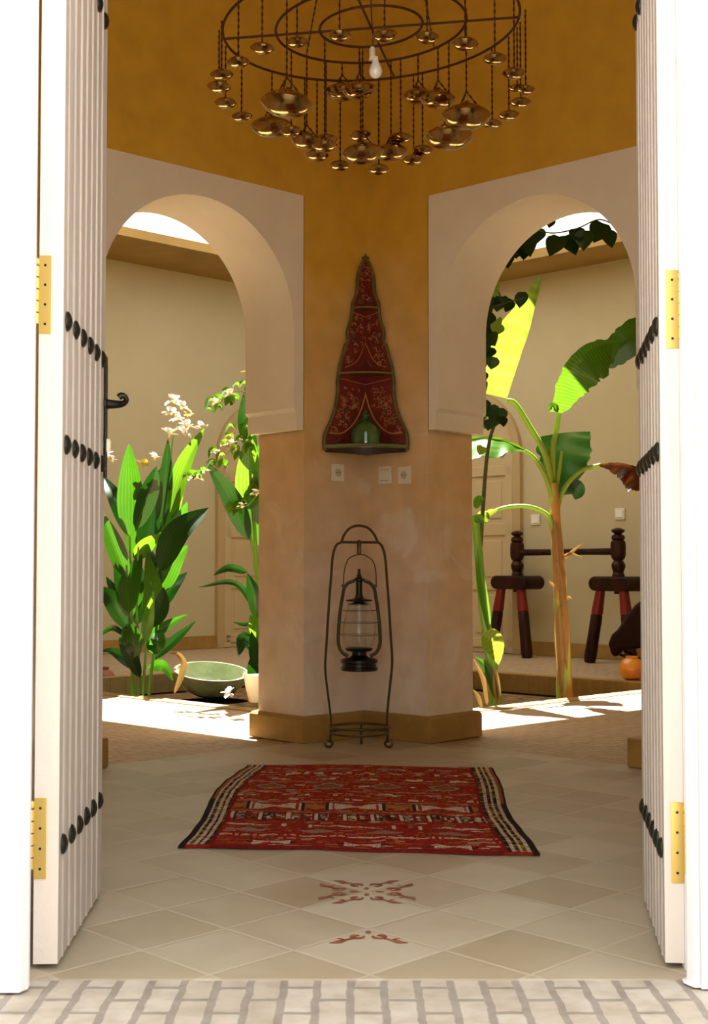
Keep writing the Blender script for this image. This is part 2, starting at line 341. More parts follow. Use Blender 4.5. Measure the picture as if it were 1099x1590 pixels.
# corner pillar
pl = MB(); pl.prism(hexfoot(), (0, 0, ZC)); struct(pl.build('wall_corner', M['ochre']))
for side, WF in (('left', WL), ('right', WR)):
    mb = MB()
    mb.prism([WF(.41, 0, 2.665), WF(SE, 0, 2.665), WF(SE, .35, 2.665), WF(.41, .35, 2.665)], (0, 0, ZC-2.665))
    mb.prism([WF(1.60, 0, 0), WF(SE, 0, 0), WF(SE, .35, 0), WF(1.60, .35, 0)], (0, 0, 2.665))
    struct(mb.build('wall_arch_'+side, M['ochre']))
def arch_panel(WF, name):
    """white plaster surround: proud face with a round arch, lining the wall's thickness"""
    s0, s1, zb, zt = .425, 1.603, 1.515, 2.665
    c = (OPS+OPE)/2; R = (OPE-OPS)/2; zc = 2.005; n = 40
    def opening(dr, z0):
        pts = [(OPS-.018-dr, z0), (OPS-.018-dr, 1.598), (OPS-dr, 1.616)]
        for i in range(n+1):
            a = PI - PI*i/n; pts.append((c+(R+dr)*math.cos(a), zc+(R+dr)*math.sin(a)))
        pts += [(OPE+dr, 1.616), (OPE+.018+dr, 1.598), (OPE+.018+dr, z0)]; return pts
    f = opening(0, zb); bk = opening(-.012, zb)
    mb = MB(); d0, d1 = -.012, .352
    def strip(pts, d, flip):
        vs = [WF(s, d, z) for s, z in pts]; m_ = len(pts); outer = []
        for s, z in pts:                                   # matching outer contour points
            if z <= zb+1e-6: outer.append((s0 if s < c else s1, zb))
            else:
                dx, dz = s-c, z-zc
                if dz < 1e-4: outer.append((s0 if s < c else s1, z))
                else:
                    tx = ((s1-c) if dx > 0 else (c-s0))/max(abs(dx), 1e-5); tz = (zt-zc)/dz; k = min(tx, tz); outer.append((c+dx*k, zc+dz*k))
        vs += [WF(s, d, z) for s, z in outer]
        mb.add(vs, [(i, i+1, m_+i+1, m_+i) for i in range(m_-1)])
        # corners
        for sc in (s0, s1):
            idx = [i for i, (s, z) in enumerate(outer)]
            for i in range(m_-1):
                (sa, za), (sb, zb_) = outer[i], outer[i+1]
                if (abs(sa-sc) < 1e-5) != (abs(sb-sc) < 1e-5) and za > zc and zb_ > zc:
                    mb.add([WF(sa, d, za), WF(sb, d, zb_), WF(sc, d, zt)], [(0, 1, 2)])
        return outer
    strip(f, d0, 0); strip(bk, d1, 1)
    m_ = len(f)
    mb.add([WF(s, d0, z) for s, z in f] + [WF(s, d1, z) for s, z in bk], [(i, i+1, m_+i+1, m_+i) for i in range(m_-1)])
    # underside, outer rim
    for a_, b_ in ((s0, OPS-.018), (OPE+.018, s1)): mb.add([WF(a_, d0, zb), WF(b_, d0, zb), WF(b_, d1, zb), WF(a_, d1, zb)], [(0, 1, 2, 3)])
    mb.add([WF(s0, d0, zb), WF(s0, d0, zt), WF(s1, d0, zt), WF(s1, d0, zb), WF(s0, 0, zb), WF(s0, 0, zt), WF(s1, 0, zt), WF(s1, 0, zb)], [(0, 1, 5, 4), (1, 2, 6, 5), (2, 3, 7, 6)])
    o = mb.build(name, M['white'], smooth=True, sharp=30); struct(o)
    return o
arch_panel(WL, 'trim_1'); arch_panel(WR, 'trim_2')
# skirtings of the pillar and near jambs
def off_poly(poly, d):
    n = len(poly); out = []
    cx = sum(p.x for p in poly)/n; cy = sum(p.y for p in poly)/n
    area = sum(poly[i].x*poly[(i+1) % n].y-poly[(i+1) % n].x*poly[i].y for i in range(n)); sg = 1 if area > 0 else -1
    for i in range(n):
        e1 = (poly[i]-poly[i-1]).normalized(); e2 = (poly[(i+1) % n]-poly[i]).normalized()
        n1 = Vector((e1.y, -e1.x, 0))*sg; n2 = Vector((e2.y, -e2.x, 0))*sg; b = (n1+n2).normalized()
        out.append(poly[i]+b*d/max(.3, b.dot(n1)))
    return out
sk = MB(); fp = off_poly(hexfoot(), .035); fq = off_poly(hexfoot(), .022)
sk.prism(fp, (0, 0, .115)); n_ = len(fp)
sk.add([p+Vector((0, 0, .115)) for p in fp]+[p+Vector((0, 0, .128)) for p in fq], [(i, (i+1) % n_, n_+(i+1) % n_, n_+i) for i in range(n_)]+[tuple(range(n_, 2*n_))])
struct(sk.build('baseboard_corner', M['skirt'], bevel=.004))
for side, WF in (('left', WL), ('right', WR)):
    sk = MB(); sk.prism([WF(1.535, -.05, 0), WF(1.80, -.05, 0), WF(1.80, .385, 0), WF(1.56, .385, 0)], (0, 0, .125))
    struct(sk.build('baseboard_arch_'+side, M['skirt'], bevel=.008))
# vestibule side walls and front wall with the doorway
YF, YB = 2.70, 2.92
def vwall(pa, pb, th, z0, z1, name, m='ochre'):
    pa = Vector((*pa[:2], z0)); pb = Vector((*pb[:2], z0)); d = (pb-pa).normalized(); nn = Vector((d.y, -d.x, 0))*th
    mb = MB(); mb.prism([pa, pb, pb+nn, pa+nn], (0, 0, z1-z0)); return struct(mb.build(name, M[m]))
el, er = WL(SE, 0, 0), WR(SE, 0, 0)
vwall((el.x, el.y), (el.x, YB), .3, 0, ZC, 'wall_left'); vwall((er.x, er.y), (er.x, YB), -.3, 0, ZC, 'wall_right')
fw = MB()
XL, XR = -.690, .700
fw.box(-6, XL-.0, YF+.06, YB, 0, ZC+.4); fw.box(XR, 6, YF+.06, YB, 0, ZC+.4); fw.box(XL, XR, YF+.06, YB, 2.72, ZC+.4)
struct(fw.build('wall_front', M['facade']))
fpL = F(30, 1543); fpR = F(1081, 1532)
tr = MB()    # painted door frame, left post
def post(xs, sgn, y0):
    xi = xs; yb = 2.838
    tr.prism([Vector((xi, y0, 0)), Vector((xi+sgn*.012, y0+.025, 0)), Vector((xi+sgn*.010, y0+.045, 0)), Vector((xi-sgn*.022, yb, 0)), Vector((xi-sgn*.06, yb, 0)), Vector((xi-sgn*.06, YF+.061, 0)), Vector((xi-sgn*.5, YF+.061, 0)), Vector((xi-sgn*.5, y0, 0))], (0, 0, 2.75))
post(fpL.x, 1, fpL.y); struct(tr.build('trim_3', M['facade'], bevel=.004))
tr = MB(); post(fpR.x, -1, fpR.y); struct(tr.build('trim_4', M['facade'], bevel=.008))
tr = MB(); tr.box(XL, XR, fpL.y, 2.84, 2.70, 2.95); struct(tr.build('trim_5', M['facade']))
# floors
fl = MB(); base = [Vector((-1.6, YB-.09, 0)), Vector((1.7, YB-.09, 0)), WR(1.9, .0, 0), CC+Vector((0, .05, 0)), WL(1.9, .0, 0)]
fl.prism([p+Vector((0, 0, -.1)) for p in base], (0, 0, .1)); struct(fl.build('floor_vestibule', M['tile']))
gp = MB()     # gallery floor: a ring around the planting bed
LA, LB = 3.4, 3.15
def ring(z0, z1, o=-2.6, ia=LA, ib=LB, oa=5.95, ob=5.25, i0=0, mb=None):
    mb = mb or MB(); quads = [((o, o), (oa, o), (oa, i0), (o, i0)), ((o, i0), (i0, i0), (i0, ib), (o, ib)), ((ia, i0), (oa, i0), (oa, ib), (ia, ib)), ((o, ib), (oa, ib), (oa, ob), (o, ob))]
    for q in quads: mb.prism([W(a, b, z0) for a, b in q], (0, 0, z1-z0))
    return mb
g = ring(-.3, -.004); struct(g.build('floor_gallery', M['gallery']))
cb = MB()
for q in [((0, 0), (LA, 0), (LA, -.12), (-.12, -.12)), ((0, 0), (-.12, -.12), (-.12, LB+.12), (0, LB)), ((LA, -.12), (LA+.12, -.12), (LA+.12, LB+.12), (LA, LB)), ((0, LB), (LA, LB), (LA+.12, LB+.12), (-.12, LB+.12))]:
    cb.prism([W(a, b, -.25) for a, b in q], (0, 0, .253))
struct(cb.build('trim_6', M['skirt']))
pv = MB(); pv.box(-8, 8, -9, YB-.09, -.1, -.004); struct(pv.build('floor_threshold', M['paving']))
so_ = MB(); so_.prism([W(0, 0, -.3), W(LA, 0, -.3), W(LA, LB, -.3), W(0, LB, -.3)], (0, 0, .16))
struct(so_.build('floor_planting_bed', M['soil']))
# courtyard outer walls
AWL, BWL = 5.90, 5.20
def cwall(a0, b0, a1, b1, name, z1=4.3, m='cream', th=.3):
    p, q = W(a0, b0), W(a1, b1); return vwall(p, q, th, 0, z1, name, m)
cwall(AWL, -2.6, AWL, BWL+.3, 'wall_far_left', 3.95, th=-.3)
cwall(AWL+.3, BWL, -2.6, BWL, 'wall_far_right', 3.74, th=-.3)
cwall(-.1, -2.45, AWL, -2.45, 'wall_gallery_left', th=-.3); cwall(-2.3, -.1, -2.3, BWL, 'wall_gallery_right', th=.3)
zt_l = PL(165, 402, W(AWL, 0), NA).z; zt_r = PL(951, 406, W(0, BWL), NB).z
print('wall top', zt_l, zt_r)
ZG = 3.90
def band(a0, a1, b0, b1, z0, z1, name, m):
    mb = MB(); mb.prism([W(a0, b0, z0), W(a1, b0, z0), W(a1, b1, z0), W(a0, b1, z0)], (0, 0, z1-z0)); return struct(mb.build(name, M[m]))
RA, RB = 5.00, 4.60
band(RA, AWL+.3, -2.75, BWL+.3, ZG, ZG+.085, 'ceiling_far_left', 'beam')
band(-2.6, RA, RB, BWL+.3, 3.69, 3.775, 'ceiling_far_right', 'beam')
# near gallery roofs, L-shaped around the vestibule
band(-.42, RA, -2.75, .62, ZG, ZG+.14, 'ceiling_gallery_left', 'beam')
band(-2.6, .95, -.42, RB, ZG+.001, ZG+.139, 'ceiling_gallery_right', 'beam')
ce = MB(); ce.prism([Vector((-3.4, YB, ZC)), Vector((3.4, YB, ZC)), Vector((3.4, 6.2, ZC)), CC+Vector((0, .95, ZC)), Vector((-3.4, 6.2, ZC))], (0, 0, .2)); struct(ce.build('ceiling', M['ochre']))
# skirting along the far walls (stops at the doors)
dLb0 = PL(333, 1000, W(AWL, 0), NA); dRa0 = PL(813, 1000, W(0, BWL), NB)
def ab_of(p):
    q = p-P0; det = A.x*B.y-A.y*B.x; return ((q.x*B.y-q.y*B.x)/det, (A.x*q.y-A.y*q.x)/det)
bL = ab_of(dLb0)[1]; aR = ab_of(dRa0)[0]
DWL, DWR = 1.25, 1.35
sk = MB()
for b0, b1 in ((-2.4, bL), (bL+DWL, BWL)): sk.prism([W(AWL, b0), W(AWL, b1), W(AWL-.03, b1), W(AWL-.03, b0)], (0, 0, .13))
struct(sk.build('baseboard_far_left', M['skirt']))
sk = MB()
for a0, a1 in ((-2.3, aR), (aR+DWR, AWL)): sk.prism([W(a0, BWL), W(a1, BWL), W(a1, BWL-.03), W(a0, BWL-.03)], (0, 0, .13))
struct(sk.build('baseboard_far_right', M['skirt']))
# two arched panelled doors in the far walls
M['pdoor'] = mat('tan painted panel door', (.58, .45, .25), .5)
M['recess'] = mat('door recess plaster', (.50, .36, .17), .7)
def fardoor(name, FN, wd, apex, spring, label):
    """FN(u, d, z): u along the wall, d out of the wall"""
    n = 24; R = wd/2
    def archpts(r, dz=0):
        return [(R-r, 0.0)]+[(R-r*math.cos(PI*i/n), spring+(apex-spring)*r/R*math.sin(PI*i/n)) for i in range(n+1)]+[(R+r, 0.0)]
    o = MB(); pts = archpts(R-.09)
    o.prism([FN(u, .004, z) for u, z in pts], FN(0, .02, 0)-FN(0, 0, 0))
    # raised rails, stiles and panels
    def bar(u0, u1, z0, z1, d=.045): o.prism([FN(u0, .02, z0), FN(u1, .02, z0), FN(u1, .02, z1), FN(u0, .02, z1)], FN(0, d-.02, 0)-FN(0, 0, 0))
    zs = [0, .28, .62, .72, 1.16, 1.3, 1.78, 1.9]
    for z0, z1 in ((.05, .14), (.62, .70), (1.16, 1.28), (1.75, 1.85)): bar(.12, wd-.12, z0, z1, .04)
    for u0, u1 in ((.10, .19), (R-.05, R+.05), (wd-.19, wd-.10)): bar(u0, u1, .0, min(spring, 1.9), .04)
    for z0, z1 in ((.19, .57), (.75, 1.11), (1.33, 1.70)):
        for u0, u1 in ((.24, R-.1), (R+.1, wd-.24)): bar(u0, u1, z0, z1, .034)
    d = o.build(name, M['pdoor'], bevel=.006); struct(d)
    fr = MB(); a_, b_ = archpts(R), archpts(R-.09); m_ = len(a_)
    vs = [FN(u, .0, z) for u, z in a_]+[FN(u, .05, z) for u, z in a_]+[FN(u, .05, z) for u, z in b_]+[FN(u, .0, z) for u, z in b_]
    fs = []
    for i in range(m_-1):
        for r in range(3): fs.append((r*m_+i, r*m_+i+1, (r+1)*m_+i+1, (r+1)*m_+i))
    fr.add(vs, fs); fr.build('door_frame', M['recess'], d, smooth=True)
    d['label'] = label
    return d
fardoor('door_3', lambda u, d, z: W(AWL-d, bL+u, z), DWL, 2.62, 2.0, 'tan arched panel door in the far wall behind the left arch')
fardoor('door_4', lambda u, d, z: W(aR+u, BWL-d, z), DWR, 2.62, 1.95, 'tan arched panel door in the far wall behind the right arch')

# ================================================================== ENTRANCE DOOR LEAVES
def leafdoor(name, near, far, outer, hinge_z, studrow, sgn, nst_top, label):
    near = Vector((near.x, near.y, 0)); far = Vector((far.x, far.y, 0)); u = (far-near); WD = u.length; u.normalize()
    nn = Vector((-u.y, u.x, 0)); nn = nn if nn.x*sgn > 0 else -nn       # visible face normal (towards the doorway)
    th = abs((outer-near).dot(nn)); Z0, Z1 = .012, 2.69
    def T(a, d, z): return near + u*a + nn*d + Vector((0, 0, z))
    prof = [(0, -th), (0, 0)]; nb = 7; x0 = .035; bwid = (WD-.05)/nb
    prof.append((x0, 0))
    for k in range(nb):
        a = x0+k*bwid; prof += [(a+.003, -.007), (a+.010, -.007), (a+.013, .002), (a+.024, .002), (a+.027, -.005), (a+.034, -.005), (a+.037, 0), (a+bwid-.002, 0)]
    prof += [(WD, 0), (WD, -th)]
    mb = MB(); mb.prism([T(a, d, Z0) for a, d in prof], (0, 0, Z1-Z0)); d = mb.build(name, M['door'], bevel=.001); struct(d)
    d['label'] = label
    e = MB(); e.prism([T(-.0025, -th+.001, Z0), T(-.0025, -.001, Z0), T(.001, -.001, Z0), T(.001, -th+.001, Z0)], (0, 0, Z1-Z0)); e.build('door_edge', M['dooredge'], d)
    for hz in hinge_z:
        h = MB(); hh = .085; wp = .026
        pts = lambda a0, a1, z0, z1, f: [T(f, a0, z0), T(f, a1, z0), T(f, a1, z1), T(f, a0, z1)]
        a1 = -th+.001
        h.prism(pts(a1, a1+wp, hz-hh, hz+hh, -.0055), T(.003, 0, 0)-T(0, 0, 0))
        for k in range(5):
            z0 = hz-hh*.75+k*hh*.3; h.lathe([(.0055, 0), (.0055, hh*.27)], T(-.007, -th-.004, z0), 12)
        h.lathe([(.004, 0), (.006, .003), (.006, .012), (.003, .016)], T(-.007, -th-.004, hz+hh*.75), 10)
        for q in (-.75, -.25, .25, .75): h.add([T(-.0057, a1+.013+.003*math.cos(t*PI/4), hz+hh*q+.003*math.sin(t*PI/4)) for t in range(8)], [tuple(range(8))], 1)
        h.build('hinge', [M['brass'], M['iron']], d, bevel=.0006)
    for row, (zn, cnt) in enumerate(studrow):
        for k in range(6):
            if cnt == 'top' and k < 6-nst_top: continue
            a = .038+k*(WD-.100)/5
            s = MB(); r = .020; r = .022; prf = [(r, 0), (r*.98, .003), (r*.85, .006), (r*.6, .009), (r*.3, .011), (.0, .012)]
            mt = Matrix((nn.cross(Vector((0, 0, 1))), Vector((0, 0, 1)), nn)).transposed()
            s.lathe(prf, T(a, .001, zn), 20, 0, mt); s.build('stud', M['stud'], d, smooth=True)
    return d, T, WD, th
Ln, Lf, Lo = F(90, 1505), F(157, 1391), F(51, 1505)
Rn, Rf, Ro = F(1032, 1503), F(998, 1396), F(1063, 1503)
dl, TL_, WDL, thL = leafdoor('door_1', Ln, Lf, Lo, (1.435, .275), ((1.385, ''), (1.115, ''), (.255, ''), (2.272, 'top')), 1, 6, 'open cream plank door leaf on the left with iron studs and handle')
dr, TR_, WDR, thR = leafdoor('door_2', Rn, Rf, Ro, (1.405, .265), ((1.375, ''), (1.10, ''), (.245, ''), (2.255, 'top')), -1, 6, 'open cream plank door leaf on the right with iron studs')
h = MB(); a0 = WDL-.010
h.prism([TL_(a0-.016, .002, 1.08), TL_(a0+.008, .002, 1.08), TL_(a0+.008, .002, 1.37), TL_(a0+.002, .002, 1.40), TL_(a0-.010, .002, 1.40), TL_(a0-.016, .002, 1.37)], TL_(0, .006, 0)-TL_(0, 0, 0))
hp = h.build('handle_plate', M['iron'], dl, bevel=.002)
h = MB(); q0 = TL_(a0-.004, .004, 1.275)
hc = cr([q0+Vector(v) for v in ((0, 0, 0), (.018, 0, -.001), (.036, -.002, -.001), (.048, -.006, .001), (.0555, -.010, .008), (.053, -.014, .017), (.044, -.017, .020), (.037, -.018, .015))], 5)
h.tube(hc, [.0135-.0065*min(1, i/18)+.0025*max(0, (i-24)/12) for i in range(len(hc))], 12); h.lathe([(.018, 0), (.017, .004), (.010, .008)], q0, 20, 0, Matrix.Rotation(PI/2, 3, 'Y'))
h.build('handle', M['iron'], hp, smooth=True)
h = MB(); q1 = TL_(a0-.004, .006, 1.165); h.lathe([(.007, -.016), (.009, -.01), (.009, .012), (.006, .018)], q1+Vector((.004, 0, 0)), 12); plabel(h.build('lock_cylinder', M['plastic'], hp, smooth=True), 'pale lock cylinder')

# ================================================================== PILLAR FITTINGS
M['s_recess'] = mat('socket recess plastic', (.55, .47, .33), .5)
def fittings():
    def plate(WF, s, z, kind, name, label, group):
        mb = MB(); hw = .042
        mb.prism([WF(s-hw, -.001, z-hw*1.05), WF(s+hw, -.001, z-hw*1.05), WF(s+hw, -.001, z+hw*1.05), WF(s-hw, -.001, z+hw*1.05)], WF(0, -.009, 0)-WF(0, 0, 0))
        o = mb.build(name, M['plastic'], bevel=.003); tag(o, label, 'socket' if kind == 'socket' else 'switch', group)
        q = MB()
        if kind == 'socket':
            nrm = (WF(0, -1, 0)-WF(0, 0, 0)); ux = (WF(1, 0, 0)-WF(0, 0, 0)); mt = Matrix((ux, Vector((0, 0, 1)), nrm)).transposed()
            q.lathe([(.024, 0), (.024, .003), (.020, .003), (.019, .0005), (0, .0005)], WF(s, -.010, z), 28, 0, mt)
            q.build('socket_cup', M['plastic'], o, smooth=True)
            q = MB(); q.lathe([(.0195, .001), (.0195, .0015)], WF(s, -.010, z), 24, 0, mt); q.build('socket_recess', M['s_recess'], o)
            for dx in (-.009, .009): q = MB(); q.lathe([(.003, .0012), (.003, .0025)], WF(s+dx, -.0105, z), 10, 0, mt); q.build('pin_hole', M['dark'], o)
        else:
            q.prism([WF(s-.030, -.010, z-.024), WF(s+.030, -.010, z-.024), WF(s+.030, -.010, z+.024), WF(s-.030, -.010, z+.024)], WF(0, -.004, 0)-WF(0, 0, 0)); q.build('rocker', M['plastic'], o, bevel=.0015)
            q = MB()
            for zz in (-.029, .027): q = MB(); q.prism([WF(s-.030, -.0105, z+zz), WF(s+.030, -.0105, z+zz), WF(s+.030, -.0105, z+zz+.002), WF(s-.030, -.0105, z+zz+.002)], WF(0, -.001, 0)-WF(0, 0, 0)); q.build('gap', M['dark'], o)
    def wp(px, py, right):
        n = NR if right else NL; q = PL(px, py, CC, n); s = -(q-CC).dot(AW if right else BW); return s, q.z
    s, z = wp(523, 734, 0); plate(WL, s, z, 'socket', 'wall_socket', 'cream round wall socket left of the pillar corner below the red shelf', None)
    s, z = wp(599, 738, 1); plate(WR, s, z, 'switch', 'wall_switch', 'cream rocker switch on the pillar right of its corner beside a socket', None)
    s, z = wp(629, 738, 1); plate(WR, s, z, 'socket', 'wall_socket', 'cream round wall socket right of the rocker switch below the red shelf', None)
fittings()
def far_switch(px, py, label):
    c = PL(px, py, W(0, BWL), NB); a = ab_of(c)[0]; hw = .052
    mb = MB(); mb.prism([W(a-hw, BWL-.001, c.z-hw), W(a+hw, BWL-.001, c.z-hw), W(a+hw, BWL-.001, c.z+hw), W(a-hw, BWL-.001, c.z+hw)], W(0, -.012, 0)-W(0, 0, 0))
    o = mb.build('wall_switch', M['plastic'], bevel=.003); tag(o, label, 'switch')
    q = MB(); q.prism([W(a-hw*.7, BWL-.0135, c.z-hw*.6), W(a+hw*.7, BWL-.0135, c.z-hw*.6), W(a+hw*.7, BWL-.0135, c.z+hw*.6), W(a-hw*.7, BWL-.0135, c.z+hw*.6)], W(0, -.006, 0)-W(0, 0, 0)); q.build('rocker', M['whitepot'], o)
far_switch(963, 798, 'small cream switch high on the far wall above the bench rail near its right post')
far_switch(832, 807, 'small cream switch on the far wall between the arched door and the banana stem')

# ---------------------------------------------------------------- painted corner shelf
def corner_shelf():
    Yc = 6.74; k = 6.6/FPX
    def z_of(cy): return P(567, 380+cy/3.978, Yc).z
    # outline in crop pixels: (half width, y)
    ol = [(2, 52), (16, 70), (30, 92), (42, 125), (53, 160), (62, 205), (62, 250), (66, 290), (78, 325), (90, 352), (92, 380), (98, 430), (106, 475), (120, 515), (126, 550), (122, 590), (138, 622), (146, 660), (158, 705), (172, 755), (178, 800), (186, 850), (184, 900), (190, 960), (202, 1020), (222, 1085), (248, 1140), (262, 1172), (266, 1200), (268, 1240), (266, 1280)]
    root = thing('corner_shelf', CC+Vector((0, -.05, z_of(1300))), 'tall tapering red painted wooden corner shelf hung in the pillar corner', 'shelf')
    def sof(hw): return hw/3.978*k/math.cos(TW)*1.0+.012*min(1, hw/20)
    for WF, nm in ((WL, 0), (WR, 1)):
        mb = MB(); pts = [WF(0, -.010, z_of(1290))]+[WF(sof(h_), -.010, z_of(y)) for h_, y in reversed(ol)]+[WF(0, -.010, z_of(52))]
        mb.prism(pts, WF(0, -.012, 0)-WF(0, 0, 0), 0)
        d = -.0225
        def line(pp, r, mi):
            mb.tube([WF(sof(a), d, z_of(b)) for a, b in pp], r, 6, mi)
        # painted field inside the border
        inner = [(max(1, h_-13), y) for h_, y in ol if 80 < y < 1262]
        mb.add([WF(0.001, d, z_of(y)) for h_, y in inner]+[WF(sof(h_), d, z_of(y)) for h_, y in inner], [(i, i+1, len(inner)+i+1, len(inner)+i) for i in range(len(inner)-1)], 1)
        # gilt arches and scrolls
        line(cr([(8, 600-60), (14, 600), (50, 690), (90, 735), (140, 760)], 5), .0022, 2)
        line(cr([(10, 900), (30, 990), (70, 1080), (120, 1140), (170, 1170), (238, 1172)], 5), .0042, 2)
        line([(4, 90), (4, 360)], .0022, 2); line([(4, 420), (4, 780)], .0022, 2); line([(5, 860), (5, 1010)], .003, 2)
        line([(6, 432), (88, 412)], .002, 2); line([(6, 852), (165, 832)], .002, 2)
        rnd = random.Random(3+nm)
        zones = [(100, 350, 12, 44), (430, 600, 14, 95), (600, 740, 60, 130), (870, 1010, 50, 160), (1010, 1130, 105, 195), (1120, 1160, 190, 230)]
        for (y0, y1, h0, h1), cnt in zip(zones, (12, 18, 14, 30, 18, 5)):
            for _ in range(cnt):
                cy = rnd.uniform(y0, y1); ch = rnd.uniform(h0, h1); a = rnd.uniform(0, 6.3); r = rnd.uniform(10, 19); sw = rnd.choice((-1, 1))
                mb.tube([WF(sof(max(2, ch+math.cos(a+sw*t*.55)*r*(1-t*.11))), d, z_of(cy+math.sin(a+sw*t*.55)*r*(1-t*.11))) for t in range(8)], .0017, 5, rnd.choice((2, 2, 2, 4)))
        for (hh, yy) in ((40, 330), (84, 555), (128, 1025)):
            for q in range(6):
                mb.lathe([(.0055, 0), (.0045, .0015), (0, .002)], WF(sof(hh+8*math.cos(q)), d, z_of(yy+8*math.sin(q))), 8, 3, Matrix((WF(1, 0, 0)-WF(0, 0, 0), Vector((0, 0, 1)), WF(0, -1, 0)-WF(0, 0, 0))).transposed())
        for pp in (((20, 700), (50, 745)), ((30, 1190), (150, 1215)), ((170, 1200), (230, 1225))):
            line(cr([pp[0], ((pp[0][0]+pp[1][0])/2, pp[0][1]+30), pp[1]], 4), .003, 3)
        mb.build('back_panel', [M['s_olive'], M['s_red'], M['s_gold'], M['s_teal'], M['s_pink']], root)
        # scalloped border
        bd = MB(); bd.tube(cr([WF(sof(h_-5), -.018, z_of(y)) for h_, y in ol], 2), .008, 6); bd.build('border', M['s_olive'], root, smooth=True)
    for cy, hw, th_ in ((382, 86, 11), (800, 176, 13), (1255, 262, 30)):
        z = z_of(cy); s = sof(hw); mb = MB()
        n = 14; arc = []
        pL, pR = WL(s, -.022, z), WR(s, -.022, z); cen = CC+Vector((0, -.03, z))
        for i in range(n+1):
            t = i/n; q = pL.lerp(pR, t); q.y -= s*.22*math.sin(PI*t); arc.append(q)
        tz = th_/3.978*k
        mb.prism([cen]+arc, (0, 0, -tz*.5), 0)
        if cy > 1000:     # front apron, pointed at the middle
            lo = [Vector((p.x, p.y+.02, p.z-tz*.5-.016-.022*(1-abs(2*i/n-1)))) for i, p in enumerate(arc)]; up = [Vector((p.x, p.y+.012, p.z-tz*.5)) for p in arc]
            mb.add([*up, *lo], [(i, i+1, n+2+i, n+1+i) for i in range(n)], 1)
            mb.add([cen+Vector((0, 0, -tz))]+lo, [(0, i+1, i+2) for i in range(n)], 1)
        sh = mb.build('shelf_board', [M['s_green'], M['s_dark']], root, bevel=.0015)
        e = MB(); e.tube(arc, tz*.36, 8); e.build('shelf_edge', M['s_green'], sh, smooth=True)
    f = MB(); f.lathe([(.004, 0), (.009, .006), (.004, .015), (.001, .028)], CC+Vector((0, -.025, z_of(60))), 10); f.build('finial', M['s_olive'], root, smooth=True)
    return z_of(1255)
M['s_olive'] = mat('olive painted wood', (.17, .115, .03), .4, var2=(.11, .08, .02), vscale=20)
M['s_red'] = mat('crimson painted panel', (.22, .022, .012), .4, var2=(.15, .02, .012), vscale=30)
M['s_gold'] = mat('gold paint', (.48, .24, .06), .4)
M['s_teal'] = mat('dark teal paint', (.05, .09, .06), .4)
M['s_pink'] = mat('pale rose paint', (.50, .25, .18), .5)
M['s_green'] = mat('green varnished shelf board', (.16, .17, .05), .15, coat=.8)
M['s_dark'] = mat('dark brown apron', (.035, .015, .008), .5)
zs = corner_shelf()
jr = CC+Vector((0, -.15, zs+.001)); mb = MB()
mb.lathe([(.060, 0), (.072, .004), (.075, .02), (.075, .070), (.070, .092), (.055, .112), (.036, .128), (.022, .14), (.015, .152)], jr, 36)
j = tag(mb.build('lidded_jar', M['greenglaze'], smooth=True), 'dark green glazed domed jar standing on the bottom board of the corner shelf', 'jar')
mb = MB(); mb.lathe([(.018, .152), (.020, .158), (.012, .166), (.006, .172), (.009, .180), (0, .188)], jr, 20); mb.build('lid', M['greenglaze'], j, smooth=True)

# ---------------------------------------------------------------- lantern in its wrought iron stand
YL_ = 6.36; KX = YL_/FPX/4.079
def lp(cx, cy, dy=0): return P(470+cx/4.079, 790+cy/4.079, YL_)+Vector((0, dy, 0))
rt = thing('lantern_stand', F(552, 1155), 'wrought iron lantern stand with scroll feet in front of the pillar corner', 'stand')
ctr = lp(355, 1380)
mb = MB()
ringc = Vector((ctr.x, YL_+.0, ctr.z)); RR = 187*KX
frame_l = cr([lp(178, 1380), lp(172, 1290), lp(155, 1150), lp(141, 1010), lp(150, 850), lp(166, 600), lp(180, 420), lp(190, 300), lp(212, 232), lp(245, 211)], 5)
frame_r = cr([lp(532, 1380), lp(535, 1290), lp(552, 1120), lp(566, 970), lp(556, 800), lp(544, 600), lp(532, 440), lp(520, 300), lp(500, 235), lp(478, 213)], 5)
mb.tube(frame_l+[lp(478, 213)], .0062, 8); mb.tube(frame_r, .0062, 8)
mb.build('frame', M['ironstand'], rt, smooth=True)
mb = MB(); mb.tube(cr([lp(245, 211), lp(262, 165), lp(300, 122), lp(352, 107), lp(410, 120), lp(450, 160), lp(476, 213)], 6), .0062, 8); mb.build('handle', M['ironstand'], rt, smooth=True)
mb = MB(); mb.tube([ringc+Vector((RR*math.cos(t*PI/24), RR*.95*math.sin(t*PI/24)-.0, 0)) for t in range(49)], .0068, 8, cap=False)
mb.tube([ringc+Vector((RR*math.cos(t*PI/24), RR*.95*math.sin(t*PI/24), -.028)) for t in range(49)], .005, 8, cap=False)
mb.build('base_ring', M['ironstand'], rt, smooth=True)
def foot(px, dirx, diry):
    mb = MB(); d = Vector((dirx, diry, 0)).normalized()
    top = Vector((px.x, px.y, ringc.z)); pts = [top, top+Vector((0, 0, -.05))+d*.004]
    r0 = .020
    for t in range(15):
        a = PI*.0+t*.42; rr = r0*(1-t*.035); pts.append(Vector((px.x, px.y, 0))+d*(r0*.4-.0-rr*math.cos(a)*1.0+.004)+Vector((0, 0, r0+.006-rr*math.sin(a)*1.0)))
    mb.tube(cr(pts, 3), .0060, 8); mb.build('foot', M['ironstand'], rt, smooth=True)
foot(lp(178, 1380), -1, -.3); foot(lp(532, 1380), 1, -.3); foot(ringc+Vector((.012, RR*.95, 0)), 0, 1)
